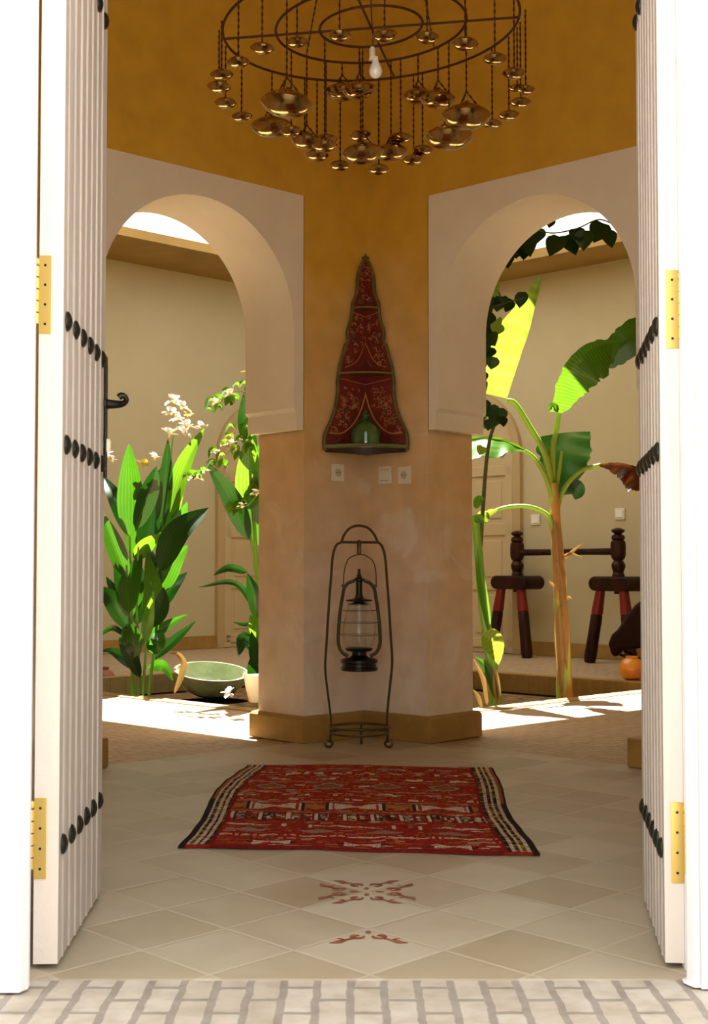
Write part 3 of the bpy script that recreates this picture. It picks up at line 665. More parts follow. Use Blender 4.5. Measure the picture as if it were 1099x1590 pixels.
# lantern hanging from the bar
lt = thing('hurricane_lantern', Vector((lp(357, 1025).x, YL_, lp(357, 1025).z)), 'old metal storm lantern with clear glass hanging inside the iron stand', 'lantern')
lc = Vector((lp(357, 1025).x, YL_, 0)); Z = lambda cy: lp(357, cy).z
def rz(hw): return hw*KX
mb = MB(); mb.tube(cr([lp(258, 490), lp(262, 400), lp(285, 325), lp(325, 297), lp(362, 290), lp(400, 297), lp(445, 335), lp(462, 400), lp(465, 488)], 6), .0028, 8)
mb.build('bail', M['ironstand'], lt, smooth=True)
mb = MB(); mb.lathe([(.004, Z(290)), (.010, Z(284)), (.010, Z(230)), (.013, Z(215)), (.006, Z(198))], lc+Vector((0, 0, 0)), 14); mb.build('hook', M['ironstand'], lt, smooth=True)
mb = MB(); mb.lathe([(rz(110), Z(1025)), (rz(117), Z(1020)), (rz(117), Z(1005)), (rz(108), Z(1000)), (rz(108), Z(978)), (rz(117), Z(972)), (rz(117), Z(957)), (rz(100), Z(948)), (rz(60), Z(940)), (rz(45), Z(925)), (rz(45), Z(905)), (rz(80), Z(900)), (rz(88), Z(882)), (rz(60), Z(876)), (0, Z(876))], lc, 36); mb.build('fuel_tank', M['iron'], lt, smooth=True)
mb = MB(); prof = [(rz(78), Z(876)), (rz(98), Z(840)), (rz(104), Z(790)), (rz(102), Z(740)), (rz(92), Z(690)), (rz(80), Z(640)), (rz(74), Z(600))]
vsn = [(r, z) for r, z in prof]+[(r-.0025, z) for r, z in reversed(prof)]
c0 = MB(); n_ = 36
vv = []; ff = []
for r, z in vsn:
    for k in range(n_): a = 2*PI*k/n_; vv.append(lc+Vector((r*math.cos(a), r*math.sin(a), z)))
m2 = len(vsn)
for i in range(m2):
    for k in range(n_): ff.append((i*n_+k, i*n_+(k+1) % n_, ((i+1) % m2)*n_+(k+1) % n_, ((i+1) % m2)*n_+k))
mb.add(vv, ff); plabel(mb.build('glass_globe', M['glass'], lt, smooth=True), 'clear glass globe')
mb = MB(); mb.lathe([(rz(60), Z(612)), (rz(72), Z(604)), (rz(30), Z(590)), (rz(82), Z(585)), (rz(84), Z(578)), (rz(30), Z(565)), (rz(20), Z(540)), (rz(20), Z(462)), (rz(34), Z(455)), (rz(34), Z(445)), (rz(16), Z(432)), (rz(8), Z(400)), (rz(10), Z(385)), (0, Z(378))], lc, 28); mb.build('chimney_cap', M['iron'], lt, smooth=True)
for sg in (-1, 1):
    mb = MB(); X_ = lambda v: 357+sg*v
    mb.tube(cr([lp(X_(70), 935), lp(X_(112), 905), lp(X_(132), 850), lp(X_(130), 760), lp(X_(120), 650), lp(X_(106), 560), lp(X_(95), 505), lp(X_(70), 472), lp(X_(30), 455)], 6), .0085, 10); mb.build('side_tube', M['ironstand'], lt, smooth=True)
    mb = MB(); mb.lathe([(.002, -.008), (.008, -.003), (.008, .005), (.002, .009)], lp(X_(103), 490), 10); mb.build('bail_ear', M['ironstand'], lt, smooth=True)
mb = MB()
for cy, hw in ((645, 108), (720, 122), (798, 128)): mb.tube([lc+Vector((rz(hw)*math.cos(t*PI/20), rz(hw)*math.sin(t*PI/20), Z(cy))) for t in range(41)], .0016, 6, cap=False)
mb.build('guard_wire', M['ironstand'], lt, smooth=True)

# ---------------------------------------------------------------- rug
def rug():
    nu, nv = 260, 280
    tl, trr, bl, br_ = F(380, 1190), F(766, 1194), F(276, 1318), F(834, 1329)
    vs = []; cols = []
    rnd = random.Random(11)
    def edgeL(v): return -.018*math.sin(v*PI*1.05)*(1 if v > .35 else .9)+.015*math.sin(v*7)
    def edgeR(v): return .014*math.sin(v*9+1.2)*.6-.015*math.sin(v*PI)
    for j in range(nv+1):
        v = j/nv
        for i in range(nu+1):
            u = i/nu; p = (bl.lerp(br_, u)).lerp(tl.lerp(trr, u), v)
            p.x += edgeL(v)*(1-u)+edgeR(v)*u; p.y += .006*math.sin(u*21)*(1 if v < .03 else 0)+.012*math.sin(u*5)
            p.z = .006+.003*(1+math.sin(u*9+v*4))*.5+.0015*math.sin(v*44+u*3)
            vs.append(p)
    RED = (.34, .022, .010); DRED = (.20, .012, .009); CR = (.62, .50, .38); GR = (.28, .23, .18); BK = (.025, .014, .012); BR = (.28, .10, .03); PK = (.50, .20, .14); OR = (.40, .13, .02); YL2 = (.34, .22, .05)
    h2 = lambda a, b, s=0: ((math.sin(a*127.1+b*311.7+s*74.7)*43758.5453) % 1)
    def pat(u, v):
        wob = .004*math.sin(u*40)+.003*math.sin(u*93+v*9); vv = v+wob
        if u < .088+.004*math.sin(v*30) or u > .905+.004*math.sin(v*26):
            e = u/.088 if u < .5 else (1-u)/.095
            k = int(e*8.6+.3)
            if k <= 0: return BK
            if k == 1: return BR if v > .5 else BK

            if v < .012: return RED
            tw = h2(int(v*280), k) > .2
            return ((CR if tw else GR) if k % 2 == 0 else (BK if h2(int(v*200), k, 2) > .25 else YL2)) if k < 8 else DRED
        x = (u-.09)/.815
        if v < .012: return DRED
        def seg(x, n, ph=0): return (x*n+ph) % 1
        def bowtie(c, hw, vc, hv, col=CR):
            dx = abs(x-c)/hw; return dx < 1 and abs(vv-vc) < hv*(.15+.85*dx)
        # bands
        for c in (.2, .52, .83):
            if bowtie(c, .065, .045, .02): return CR if h2(int(x*200), int(v*200)) > .15 else GR
            if abs(vv-.045) < .006 and .065 < abs(x-c) < .09: return BK
        if abs(vv-.085) < .006 and seg(x, 3, .35) < .36 and h2(int(x*60), 3) > .2: return PK
        if abs(vv-.112) < .0035 and h2(int(x*90), 5) > .25: return CR
        if abs(vv-.112) < .010 and h2(int(x*90), 6) > .85: return PK
        d = abs(seg(x, 4, .1)-.5); 
        if abs(vv-.155) < .020*(1-d*3.4) and d < .29:
            return GR if (int((x*70+vv*400)) % 3) else BR
        if abs(vv-.155) < .02 and h2(int(x*90), int(v*120)) > .93: return OR
        d = abs(seg(x, 2.4, .35)-.5)
        if abs(vv-.212) < .016 and .36 < d < .395: return CR
        if abs(vv-.212) < .004+.004*math.cos(d*9) and d < .37: return CR if h2(int(x*120), 8) > .3 else PK
        if abs(vv-.245) < .003 and h2(int(x*30), 9) > .5: return BR
        if .265 < vv < .345:
            if abs(vv-.265) < .004 or abs(vv-.345) < .004: return BK if h2(int(x*50), 1) > .3 else BR
            s = seg(x, 9); cell = int(x*9)
            if s < .13: return CR
            if s < .17: return BK
            if .2 < s < .5 and abs(vv-.305) < .035: return (BK, BR, CR, GR)[int(h2(int(x*75), int(vv*70))*4)]
            if .6 < s < .92 and abs(vv-.305) < .028: return (BK, CR, RED, BR)[int(h2(int(x*60), int(vv*80), 4)*4)]
            return DRED
        if abs(vv-.362) < .004: return (BR if h2(int(x*40), 2) > .5 else PK)
        for c in (.17, .50, .85):
            if bowtie(c, .085, .42, .034): return CR if h2(int(x*160), int(v*160)) > .12 else GR
            if abs(vv-.42) < .036 and .095 < abs(x-c) < .108: return CR
            if abs(vv-.42) < .040 and .108 < abs(x-c) < .122: return BK
            if abs(vv-.42) < .036 and .122 < abs(x-c) < .13: return OR
        d = abs(seg(x, 3, .5)-.5)
        if abs(vv-.42) < .03*(1-d*5) and d < .2: return OR if h2(int(x*80), int(v*90)) > .4 else YL2
        if abs(vv-.475) < .004: return (BR, GR, PK)[int(h2(int(x*30), 7)*3)]
        if abs(vv-.51) < .008 and seg(x, 4, .2) < .3: return CR if h2(int(x*70), 12) > .25 else RED
        d = abs(seg(x, 5, .3)-.5)
        if abs(vv-.56) < .02*(1-d*2.6) and d < .33 and h2(int(x*60), int(v*110)) > .4: return (CR, GR, OR)[int(h2(int(x*60), int(v*80), 3)*3)]
        if abs(vv-.605) < .005 and h2(int(x*26), 21) > .3: return PK
        d = abs(seg(x, 4, .05)-.5)
        if d < .26 and abs(abs(vv-.68)-.035*(1-d*3.8)) < .007: return GR
        if d < .1 and abs(vv-.68) < .012: return BR
        if abs(vv-.68) < .008 and h2(int(x*50), 33) > .87: return CR
        if abs(vv-.735) < .005: return OR if h2(int(x*24), 34) > .35 else PK
        if abs(vv-.785) < .013 and seg(x, 5, .55) < .42 and h2(int(x*60), int(v*90)) > .25: return CR
        if abs(vv-.82) < .004 and h2(int(x*22), 44) > .4: return BR
        if abs(vv-.862) < .018 and h2(int(x*46), int(vv*60), 5) > .62: return (CR, PK, CR)[int(h2(int(x*46), 1)*3)]
        if abs(vv-.905) < .005 and h2(int(x*20), 54) > .45: return PK
        if abs(vv-.945) < .010 and seg(x, 4, .8) < .45 and h2(int(x*80), 9) > .3: return GR
        q = h2(int(u*26+7*h2(int(v*118), 3)), int(v*118+wob*60), 13)
        if q > .93: return (PK, CR, GR)[int(h2(int(u*26), int(v*118), 2)*3)]
        if q > .84: return (OR, BR, DRED)[int(h2(int(u*26), int(v*118), 2)*3)]
        n = h2(int(u*130), int(v*140), 9)
        return RED if n < .72 else (DRED if n < .9 else OR if v > .3 else DRED)
    fs = []
    for j in range(nv):
        for i in range(nu): a = j*(nu+1)+i; fs.append((a, a+1, a+nu+2, a+nu+1))
    org = F(552, 1260); org.z = 0
    me = bpy.data.meshes.new('woven_rug'); me.from_pydata([tuple(p-org) for p in vs], [], fs)
    ca = me.color_attributes.new('weave', 'FLOAT_COLOR', 'CORNER'); data = []
    for j in range(nv):
        for i in range(nu):
            c = pat((i+.5)/nu, (j+.5)/nv); k = .82+.36*h2(i, j, 1); c = (c[0]*k, c[1]*k, c[2]*k, 1); data += c*4
    ca.data.foreach_set('color', data)
    m = mat('handwoven red wool', (.3, .02, .01), .9, spec=.1, bump=.6, bscale=220); nt = m.node_tree
    at = nt.nodes.new('ShaderNodeAttribute'); at.attribute_name = 'weave'; nt.links.new(at.outputs['Color'], nt.nodes['Principled BSDF'].inputs['Base Color'])
    me.materials.append(m); o = bpy.data.objects.new('woven_rug', me); COL.objects.link(o); o.location = org
    sd = o.modifiers.new('thickness', 'SOLIDIFY'); sd.thickness = .006; sd.offset = -1
    tag(o, 'red handwoven rug with cream and black geometric bands lying on the tiled floor', 'rug')
rug()
# stencilled motifs on the tiles (thin raised glaze)
M['stencil'] = mat('brick red stencil glaze', (.24, .06, .03), .6, bump=.3, bscale=60, var2=(.34, .13, .08), vscale=25)
def motif_piece(mb, c, ang, sc=1):
    """one corner ornament: a dot with a pair of scrolling leaves, opening away from the vertex"""
    ca, sa = math.cos(ang), math.sin(ang)
    def T(x, y): x *= sc*.86; y *= sc*1.2; return Vector((c.x+x*ca-y*sa, c.y+x*sa+y*ca, .0012))
    mb.add([T(.008*math.cos(t*PI/8), -.028+.010*math.sin(t*PI/8)) for t in range(16)], [tuple(range(16))])
    for s in (-1, 1):
        def stroke(pts, wd):
            q = cr([Vector((x, y, 0)) for x, y in pts], 5); n = len(q); vs = []
            for i, p in enumerate(q):
                t = (q[min(i+1, n-1)]-q[max(i-1, 0)]).normalized(); w_ = 1.15*interp(wd, i/(n-1)); sd = Vector((-t.y, t.x, 0))*w_
                a_, b_ = p+sd, p-sd; vs += [T(a_.x*s, a_.y), T(b_.x*s, b_.y)]
            mb.add(vs, [(2*i, 2*i+1, 2*i+3, 2*i+2) for i in range(n-1)])
        stroke([(.012, -.052), (.016, -.066), (.032, -.070), (.044, -.060), (.036, -.050), (.024, -.052)], [.002, .005, .005, .006, .006, .003])
        stroke([(.040, -.070), (.058, -.080), (.078, -.094), (.104, -.102)], [.004, .004, .009, .001])
        stroke([(.066, -.082), (.074, -.074), (.084, -.070)], [.004, .003, .001])
v1 = Vector((.033, 3.577, 0)); v2 = Vector((.033, 3.215, 0))
mb = MB()
for k in range(4): motif_piece(mb, v1, k*PI/2, 1.0)
struct(mb.build('trim_7', M['stencil']))
mb = MB(); motif_piece(mb, v2, 0, 1.0); struct(mb.build('trim_8', M['stencil']))

# ---------------------------------------------------------------- chandelier
CY = 4.72; cz = P(576, 42, CY); CC3 = cz.copy(); TILT = math.radians(3.6)
RINGS = (.111*CY, 150/2100*CY, 81/2100*CY)
def rp(r, a): x = r*math.cos(a); y = r*math.sin(a); return CC3+Vector((x, y, x*math.tan(TILT)))
ch = thing('chandelier', CC3, 'large iron ring chandelier hung with many small brass bowls on chains', 'chandelier')
for r in RINGS:
    cx_off = 0
    mb = MB(); mb.tube([rp(r, 2*PI*k/72) for k in range(73)], .0048, 8, cap=False); mb.build('ring', M['chain'], ch, smooth=True)
mb = MB(); mb.tube([rp(RINGS[0], PI*.985), rp(RINGS[0], -.012)], .0045, 8); mb.build('crossbar', M['chain'], ch, smooth=True)
mb = MB(); mb.tube([rp(RINGS[0], PI*.44), rp(RINGS[0], PI*1.44)], .0045, 8); mb.build('crossbar', M['chain'], ch, smooth=True)
def chainpts(a, b):
    n = max(2, int((b-a).length/.011)); return [a.lerp(b, i/n) for i in range(n+1)], [(.0018 if i % 2 else .0042) for i in range(n+1)]
for k in range(4):
    p = rp(RINGS[1], PI/4+k*PI/2); mb = MB(); pp, rr = chainpts(p, Vector((CC3.x, CC3.y, ZC-.1)).lerp(p, .12)); mb.tube(pp, rr, 5); mb.build('hanging_chain', M['chain'], ch)
mb = MB(); mb.lathe([(.07, ZC-.03-CC3.z), (.06, ZC-.09-CC3.z), (.02, ZC-.11-CC3.z), (.0, ZC-.11-CC3.z)], CC3, 20); mb.lathe([(.07, ZC-CC3.z), (.07, ZC-.03-CC3.z)], CC3, 20); mb.build('ceiling_rose', M['chain'], ch, smooth=True)
bowl_prof = [(.02, -.225), (.14, -.22), (.27, -.19), (.38, -.13), (.46, -.05), (.50, .0), (.485, .03), (.43, .09), (.34, .15), (.23, .20), (.13, .235), (.06, .27), (.04, .31), (0, .32)]
bm_ = MB(); bm_.lathe(bowl_prof, (0, 0, 0), 28); proto = bm_.build('brass_bowl', M['oldbrass'], ch, smooth=True); bowl_mesh = proto.data
for v in bowl_mesh.vertices: v.co += wloc(ch)
bpy.data.objects.remove(proto)
PEND = [(407, 75, 38, 4.3), (461, 65, 36, 4.45), (527, 55, 36, 4.35), (597, 55, 42, 4.3), (663, 58, 38, 4.4), (722, 68, 42, 4.3), (768, 91, 38, 4.35),
 (370, 96, 36, 4.45), (344, 116, 38, 4.6), (340, 135, 38, 4.7), (350, 160, 36, 4.85), (375, 181, 34, 5.0),
 (798, 114, 38, 4.5), (803, 137, 28, 4.8), (816, 139, 30, 4.7), (808, 159, 34, 4.8), (790, 179, 34, 4.95), (764, 192, 31, 5.05),
 (452, 204, 36, 5.0), (506, 217, 38, 5.1), (504, 226, 40, 4.9), (528, 257, 34, 5.2), (560, 211, 36, 5.0), (588, 263, 34, 5.2), (622, 214, 38, 5.0), (656, 233, 35, 5.15), (642, 248, 36, 5.15), (492, 241, 38, 5.1), (473, 222, 32, 5.1),
 (445, 161, 84, 4.4), (422, 197, 70, 4.9), (476, 219, 52, 4.75), (531, 143, 56, 5.0), (558, 140, 56, 4.9), (649, 149, 50, 5.0), (680, 154, 60, 4.9), (724, 181, 80, 4.5), (697, 213, 78, 4.8), (563, 238, 66, 4.8), (607, 236, 56, 5.0)]
for (px, py, wpx, Yt) in PEND:
    best = None
    for r in RINGS:
        for it in range(1):
            xr = (px-549.5)/2112
            # (xr*Y - cx)^2 + (Y-cy)^2 = r^2
            a_ = xr*xr+1; b_ = -2*(xr*CC3.x+CC3.y); c_ = CC3.x**2+CC3.y**2-r*r; D = b_*b_-4*a_*c_
            if D < 0: cand = [-b_/(2*a_)] if r == RINGS[0] else []
            else: cand = [(-b_+s*math.sqrt(D))/(2*a_) for s in (-1, 1)]
            for y_ in cand:
                if best is None or abs(y_-Yt) < abs(best-Yt): best = y_
    Y_ = best; pos = P(px, py, Y_); size = wpx*Y_/2112
    o = bpy.data.objects.new('brass_bowl', bowl_mesh); COL.objects.link(o); o.parent = ch; o.location = pos-wloc(ch); o.scale = (size, size, size*(.95 if wpx < 50 else 1.0))
    o.rotation_euler = (random.uniform(-.08, .08), random.uniform(-.08, .08), random.random()*6)
    top = Vector((pos.x, pos.y, CC3.z+(pos.x-CC3.x)*math.tan(TILT)))
    mb = MB()
    if wpx < 50:
        pp, rr = chainpts(top, pos+Vector((0, 0, size*.25))); mb.tube(pp, rr, 5)
    else:
        jn = pos+Vector((0, 0, size*.5)); pp, rr = chainpts(top, jn); mb.tube(pp, rr, 5)
        for k in range(3): pp, rr = chainpts(jn, pos+Vector((size*.3*math.cos(k*2.1), size*.3*math.sin(k*2.1), size*.12))); mb.tube(pp, rr, 5)
    c_ob = mb.build('chain', M['chain'], ch)
mb = MB(); bp_ = P(579, 70, CY); mb.tube(cr([P(575, -20, CY), P(577, 30, CY), bp_], 5), .002, 6); mb.build('flex', M['chain'], ch)
mb = MB(); mb.lathe([(.006, .012), (.011, .004), (.011, -.026), (.013, -.030), (.013, -.036)], P(578, 78, CY), 16); bs = mb.build('bulb_holder', M['plastic'], ch, smooth=True)
mb = MB(); mb.lathe([(.009, .036), (.011, .020), (.018, .006), (.024, -.010), (.024, -.020), (.018, -.033), (.008, -.040), (0, -.042)], P(583, 104, CY), 20); mb.build('light_bulb', M['bulb'], bs, smooth=True)

# ================================================================== COURTYARD CONTENTS
ZS = -.14
def q1(x, y, s=3.7, ox=150, oy=660): return (ox+x/s, oy+y/s)
# ---- canna clump behind the left arch
YC = 9.9
base = F(225, 1066, ZS); YC = 10.1
cn = thing('ginger_lily', Vector((P(215, 1070, YC).x, YC, ZS)), 'tall clump of broad-leaved ginger lily with white flowers behind the left arch', 'plant')
def cv(pts, dy=0, s=3.7, ox=150, oy=660, Y=YC, bend=None):
    out = []
    for i, (x, y) in enumerate(pts):
        px, py = q1(x, y, s, ox, oy); out.append(P(px, py, Y+dy+(bend[i] if bend else 0)))
    return out
K = YC/FPX/3.7
for pts, r in (([(200, 1530), (205, 1380), (200, 1000), (190, 620)], 7), ([(265, 1530), (290, 1250), (350, 820), (395, 430), (440, 60)], 6), ([(240, 1530), (240, 1300), (230, 1000), (240, 700)], 7), ([(300, 1530), (340, 1200), (370, 800), (380, 500)], 7), ([(220, 1530), (215, 1420), (310, 1100), (310, 900)], 5)):
    c = cr(cv(pts, random.uniform(-.1, .1)), 5); c[0].z = ZS-.01; mb = MB(); mb.tube(c, [r*K*1.4*(1-.5*i/len(c)) for i in range(len(c))], 8); mb.build('stem', M['stem'], cn, smooth=True)
LV = [([(195, 640), (195, 380), (185, 105)], 130, 'leaf', 0), ([(225, 600), (300, 380), (345, 235)], 100, 'leafdark', .5), ([(190, 640), (110, 430), (35, 290)], 80, 'leafdark', .3), ([(175, 880), (95, 680), (22, 490)], 95, 'leaf', .4),
 ([(185, 1080), (200, 900), (260, 740)], 120, 'leaf', -.3), ([(360, 620), (395, 330), (410, 80)], 75, 'leafdark', .2), ([(430, 520), (500, 250), (622, 15)], 105, 'leaflight', -.4), ([(360, 780), (420, 450), (495, 190)], 110, 'leaf', .1),
 ([(365, 840), (470, 620), (645, 475)], 140, 'leafdark', -.3), ([(368, 960), (430, 800), (525, 690)], 110, 'leaf', .3), ([(375, 1050), (440, 930), (520, 845)], 65, 'leafdark', 0), ([(310, 1180), (325, 960), (288, 730)], 100, 'leaflight', .2),
 ([(245, 720), (300, 590), (320, 410)], 110, 'leafdark', .3), ([(370, 720), (450, 600), (520, 440)], 95, 'leaf', .5), ([(180, 1170), (100, 1020), (15, 925)], 100, 'leafdark', .2), ([(165, 1080), (110, 970), (55, 870)], 55, 'leafdark', 0),
 ([(170, 1000), (135, 890), (108, 770)], 70, 'leafdark', .4), ([(210, 1340), (200, 1220), (155, 1140)], 120, 'leaf', -.2), ([(255, 1260), (380, 1165), (525, 1085)], 55, 'leaf', .2), ([(320, 1350), (440, 1240), (570, 1125)], 50, 'leafdark', .1),
 ([(170, 1210), (90, 1165), (15, 1215)], 30, 'leafdark', 0), ([(200, 1400), (110, 1310), (20, 1300)], 50, 'leafdark', .3), ([(230, 1150), (250, 1000), (310, 880)], 90, 'leafdark', .2), ([(330, 1160), (375, 1040), (385, 930)], 90, 'leafdark', -.2),
 ([(290, 1400), (380, 1380), (440, 1470)], 60, 'leaf', .3), ([(215, 770), (290, 690), (370, 625)], 80, 'leaflight', .2), ([(195, 1120), (230, 950), (265, 820)], 90, 'leaf', -.2), ([(380, 640), (450, 450), (500, 230)], 70, 'leaflight', .3),
 ([(250, 1450), (180, 1300), (130, 1220)], 70, 'leafdark', .2), ([(300, 1300), (350, 1250), (360, 1150)], 80, 'leaf', .2), ([(345, 1020), (330, 830), (300, 700)], 70, 'leafdark', .3), ([(160, 940), (120, 780), (40, 610)], 70, 'leafdark', .5),
 ([(280, 1250), (300, 1100), (325, 950)], 60, 'leaflight', 0), ([(200, 760), (190, 600), (160, 450)], 60, 'leaf', .6), ([(345, 480), (350, 350), (380, 230)], 60, 'leafdark', .2)]
for pts, wd, m, roll in LV:
    dy = random.uniform(-.22, .22); leaf(cn, cv(pts, dy, bend=(0, random.uniform(-.08, .05), random.uniform(-.2, .1))), wd*K*1.15, m, roll)
leaf(cn, [P(x, y, YC-.35) for x, y in ((270, 1078), (281, 1050), (285, 1030), (276, 1016), (262, 1014))], .05, 'leafdry', .2, fold=.5, label='brown dried curling leaf')
for (x, y, s, m) in ((270, 622, .055, 'petal'), (282, 632, .055, 'petal'), (266, 641, .05, 'petal'), (275, 650, .04, 'petal'), (291, 645, .03, 'petaly'), (289, 662, .05, 'petal'), (287, 674, .045, 'petal'), (313, 662, .04, 'petal'), (263, 675, .05, 'petal'), (241, 712, .04, 'petal'), (223, 722, .05, 'petaly'), (165, 707, .045, 'petal'), (172, 714, .03, 'petal')):
    flower(cn, P(x, y, YC-.15), s, m, 6)
# ---- second clump close to the pillar
Y2 = 9.0
c2 = thing('ginger_lily', Vector((P(400, 1060, Y2).x, Y2, ZS)), 'slimmer flowering stalk with curled pale leaf tips just left of the pillar', 'plant')
def pv2(pts, dy=0, bend=(0, 0, 0, 0, 0, 0)): return [P(x, y, Y2+dy+b) for (x, y), b in zip(pts, bend)]
for pts, r in (([(402, 1075), (402, 950), (394, 800), (390, 700), (391, 600)], .016), ([(398, 900), (385, 800), (380, 740)], .008), ([(403, 1075), (399, 1000), (404, 900)], .012)):
    c = cr(pv2(pts), 5)
    if pts[0][1] > 1050: c[0].z = ZS-.01
    mb = MB(); mb.tube(c, [r*(1-.5*i/len(c)) for i in range(len(c))], 8); mb.build('stem', M['stem'], c2, smooth=True)
for pts, wd, m, roll in (([(390, 790), (388, 740), (386, 670)], 46, 'leaflight', 0), ([(387, 838), (360, 775), (320, 716)], 32, 'leafdark', -.1), ([(398, 850), (392, 800), (396, 730)], 30, 'leaf', .3), ([(384, 889), (357, 882), (331, 893)], 13, 'leafdark', 0), ([(401, 955), (366, 906), (308, 912)], 10, 'leafdark', .2),
   ([(402, 1010), (380, 992), (370, 1020)], 24, 'leafdark', 0), ([(402, 1040), (395, 1010), (390, 980)], 20, 'leafdark', .2), ([(404, 1000), (396, 970), (388, 955)], 22, 'leaflight', 0), ([(402, 970), (392, 920), (384, 890)], 22, 'leafdark', .3), ([(404, 1060), (394, 1040), (392, 1015)], 22, 'leafdark', 0), ([(402, 965), (380, 970), (362, 966)], 6, 'leafdark', 0), ([(396, 700), (380, 660), (378, 610)], 24, 'leafdark', .2), ([(400, 800), (404, 740), (400, 690)], 26, 'leaf', .3)):
    leaf(c2, pv2(pts, random.uniform(-.05, .05), (0, -.05, -.15)), wd*Y2/FPX, m, roll)
# arching sprays of small curled leaves
sp = [[(388, 615), (372, 608), (350, 618), (330, 640)], [(392, 660), (372, 680), (345, 712), (298, 742)], [(398, 770), (385, 784), (366, 790)], [(396, 700), (385, 690), (375, 700)]]
for s_ in sp:
    mb = MB(); mb.tube(cr(pv2(s_, -.12), 5), .004, 6); mb.build('spray_stem', M['stem'], c2, smooth=True)
rnd = random.Random(5)
small = [(334, 628), (345, 622), (357, 612), (372, 602), (383, 600), (396, 606), (330, 640), (345, 638), (362, 628), (370, 622), (396, 622), (295, 744), (303, 741), (312, 742), (320, 736), (334, 724), (336, 706), (348, 712), (356, 694), (362, 682), (378, 688), (370, 702), (384, 668), (366, 668), (396, 656), (390, 680), (398, 694), (375, 788), (386, 782), (395, 772), (398, 762), (366, 794), (376, 800), (352, 726), (392, 700), (376, 712)]
for x, y in small:
    a = rnd.uniform(-.9, .5)+PI; L_ = rnd.uniform(11, 17); pts = [(x, y), (x+math.cos(a)*L_*.5, y-4-rnd.random()*3), (x+math.cos(a)*L_, y+rnd.uniform(-1, 7))]
    leaf(c2, pv2(pts, -.14+rnd.uniform(-.06, .06), (0, -.02, -.05)), rnd.uniform(11, 16)*Y2/FPX, rnd.choice(('leaflight', 'leaflight', 'leafyellow')), rnd.uniform(.3, 1.2), fold=.5)
for x, y, s, m in ((393, 572, .045, 'petal'), (386, 578, .035, 'petaly'), (340, 624, .035, 'petal'), (356, 612, .035, 'petal'), (303, 742, .04, 'petal'), (318, 733, .03, 'petal'), (357, 690, .035, 'petal'), (337, 702, .03, 'petal'), (399, 764, .04, 'petal'), (374, 786, .03, 'petal'), (380, 686, .03, 'petal'), (398, 768, .03, 'petal')):  # below the top bloom, white petals paint sun glare on the spray leaves
    flower(c2, P(x, y, Y2-.16), s, m, 5)
# ---- banana plant behind the right arch
Y3 = 9.35; K3 = Y3/FPX
bn = thing('banana_plant', Vector((P(878, 1078, Y3).x, Y3, ZS)), 'young banana plant with big green leaves and peeling brown stem behind the right arch', 'plant')
def b3(pts, dy=0, bend=None): return [P(x, y, Y3+dy+(bend[i] if bend else 0)) for i, (x, y) in enumerate(pts)]
c = cr(b3([(877, 1100), (874, 1000), (868, 900), (863, 820), (858, 750)]), 8); c[0].z = ZS-.02
mb = MB(); n_ = len(c); mb.tube(c, [(12.5-5*i/(n_-1))*K3+.0025*math.sin(i*.7) for i in range(n_)], 14)
mb.build('trunk', M['b_stem'] if 'b_stem' in M else M.setdefault('b_stem', mat('green and brown banana stem', (.30, .42, .07), .5, bump=.3, bscale=30, var2=(.42, .20, .05), vscale=5, stretch=(2, 2, .7), vmix=(.42, .5))), bn, smooth=True)
for pts, wd in (([(862, 812), (866, 860), (868, 920)], 18), ([(872, 900), (876, 970), (880, 1040)], 15), ([(868, 940), (872, 1010), (872, 1085)], 20), ([(864, 870), (872, 900), (874, 950)], 16)):
    leaf(bn, b3(pts, -.06), wd*K3, 'leafdry', .1, fold=-.6, name='dry_sheath', label='peeling brown leaf sheath')
for pts in ([(868, 868), (885, 860), (905, 866)], [(872, 872), (890, 855), (906, 843)], [(868, 918), (858, 908), (852, 902)], [(872, 940), (882, 928), (888, 930)]):
    leaf(bn, b3(pts, -.06), 5*K3, 'leafdry', 0, name='dry_sheath', label='peeling brown leaf sheath')
for pts, r in (([(857, 760), (846, 705), (822, 662), (800, 627), (786, 622)], 5.5), ([(858, 770), (858, 700), (864, 665), (868, 640)], 5.5), ([(862, 800), (874, 762), (900, 732), (932, 722)], 4.5), ([(857, 770), (846, 738), (830, 712), (815, 700)], 4.5), ([(858, 822), (850, 800), (822, 787), (785, 788), (752, 800)], 4), ([(861, 770), (868, 730), (872, 700)], 4)):
    c = cr(b3(pts, random.uniform(-.03, .03)), 6); mb = MB(); mb.tube(c, [r*K3*(1-.35*i/len(c)) for i in range(len(c))], 8); mb.build('leaf_stalk', M['leaf_stalk'] if 'leaf_stalk' in M else M.setdefault('leaf_stalk', leafmat('yellow green stalk', (.35, .48, .08), (.50, .60, .14), (.6, .75, .12), .3)), bn, smooth=True)
kk = lambda l: [v*K3 for v in l]
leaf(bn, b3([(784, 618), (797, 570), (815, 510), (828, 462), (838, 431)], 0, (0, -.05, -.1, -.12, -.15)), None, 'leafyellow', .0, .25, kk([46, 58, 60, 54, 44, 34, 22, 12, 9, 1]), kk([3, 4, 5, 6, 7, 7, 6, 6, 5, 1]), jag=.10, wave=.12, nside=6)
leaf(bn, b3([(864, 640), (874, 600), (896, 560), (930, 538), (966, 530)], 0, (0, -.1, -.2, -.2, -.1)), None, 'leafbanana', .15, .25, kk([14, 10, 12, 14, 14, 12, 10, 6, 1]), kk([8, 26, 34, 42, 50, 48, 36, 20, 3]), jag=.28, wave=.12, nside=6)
leaf(bn, b3([(866, 640), (858, 632), (852, 637)], -.15), 16*K3, 'leaflight', .6, .3, name='leaf')
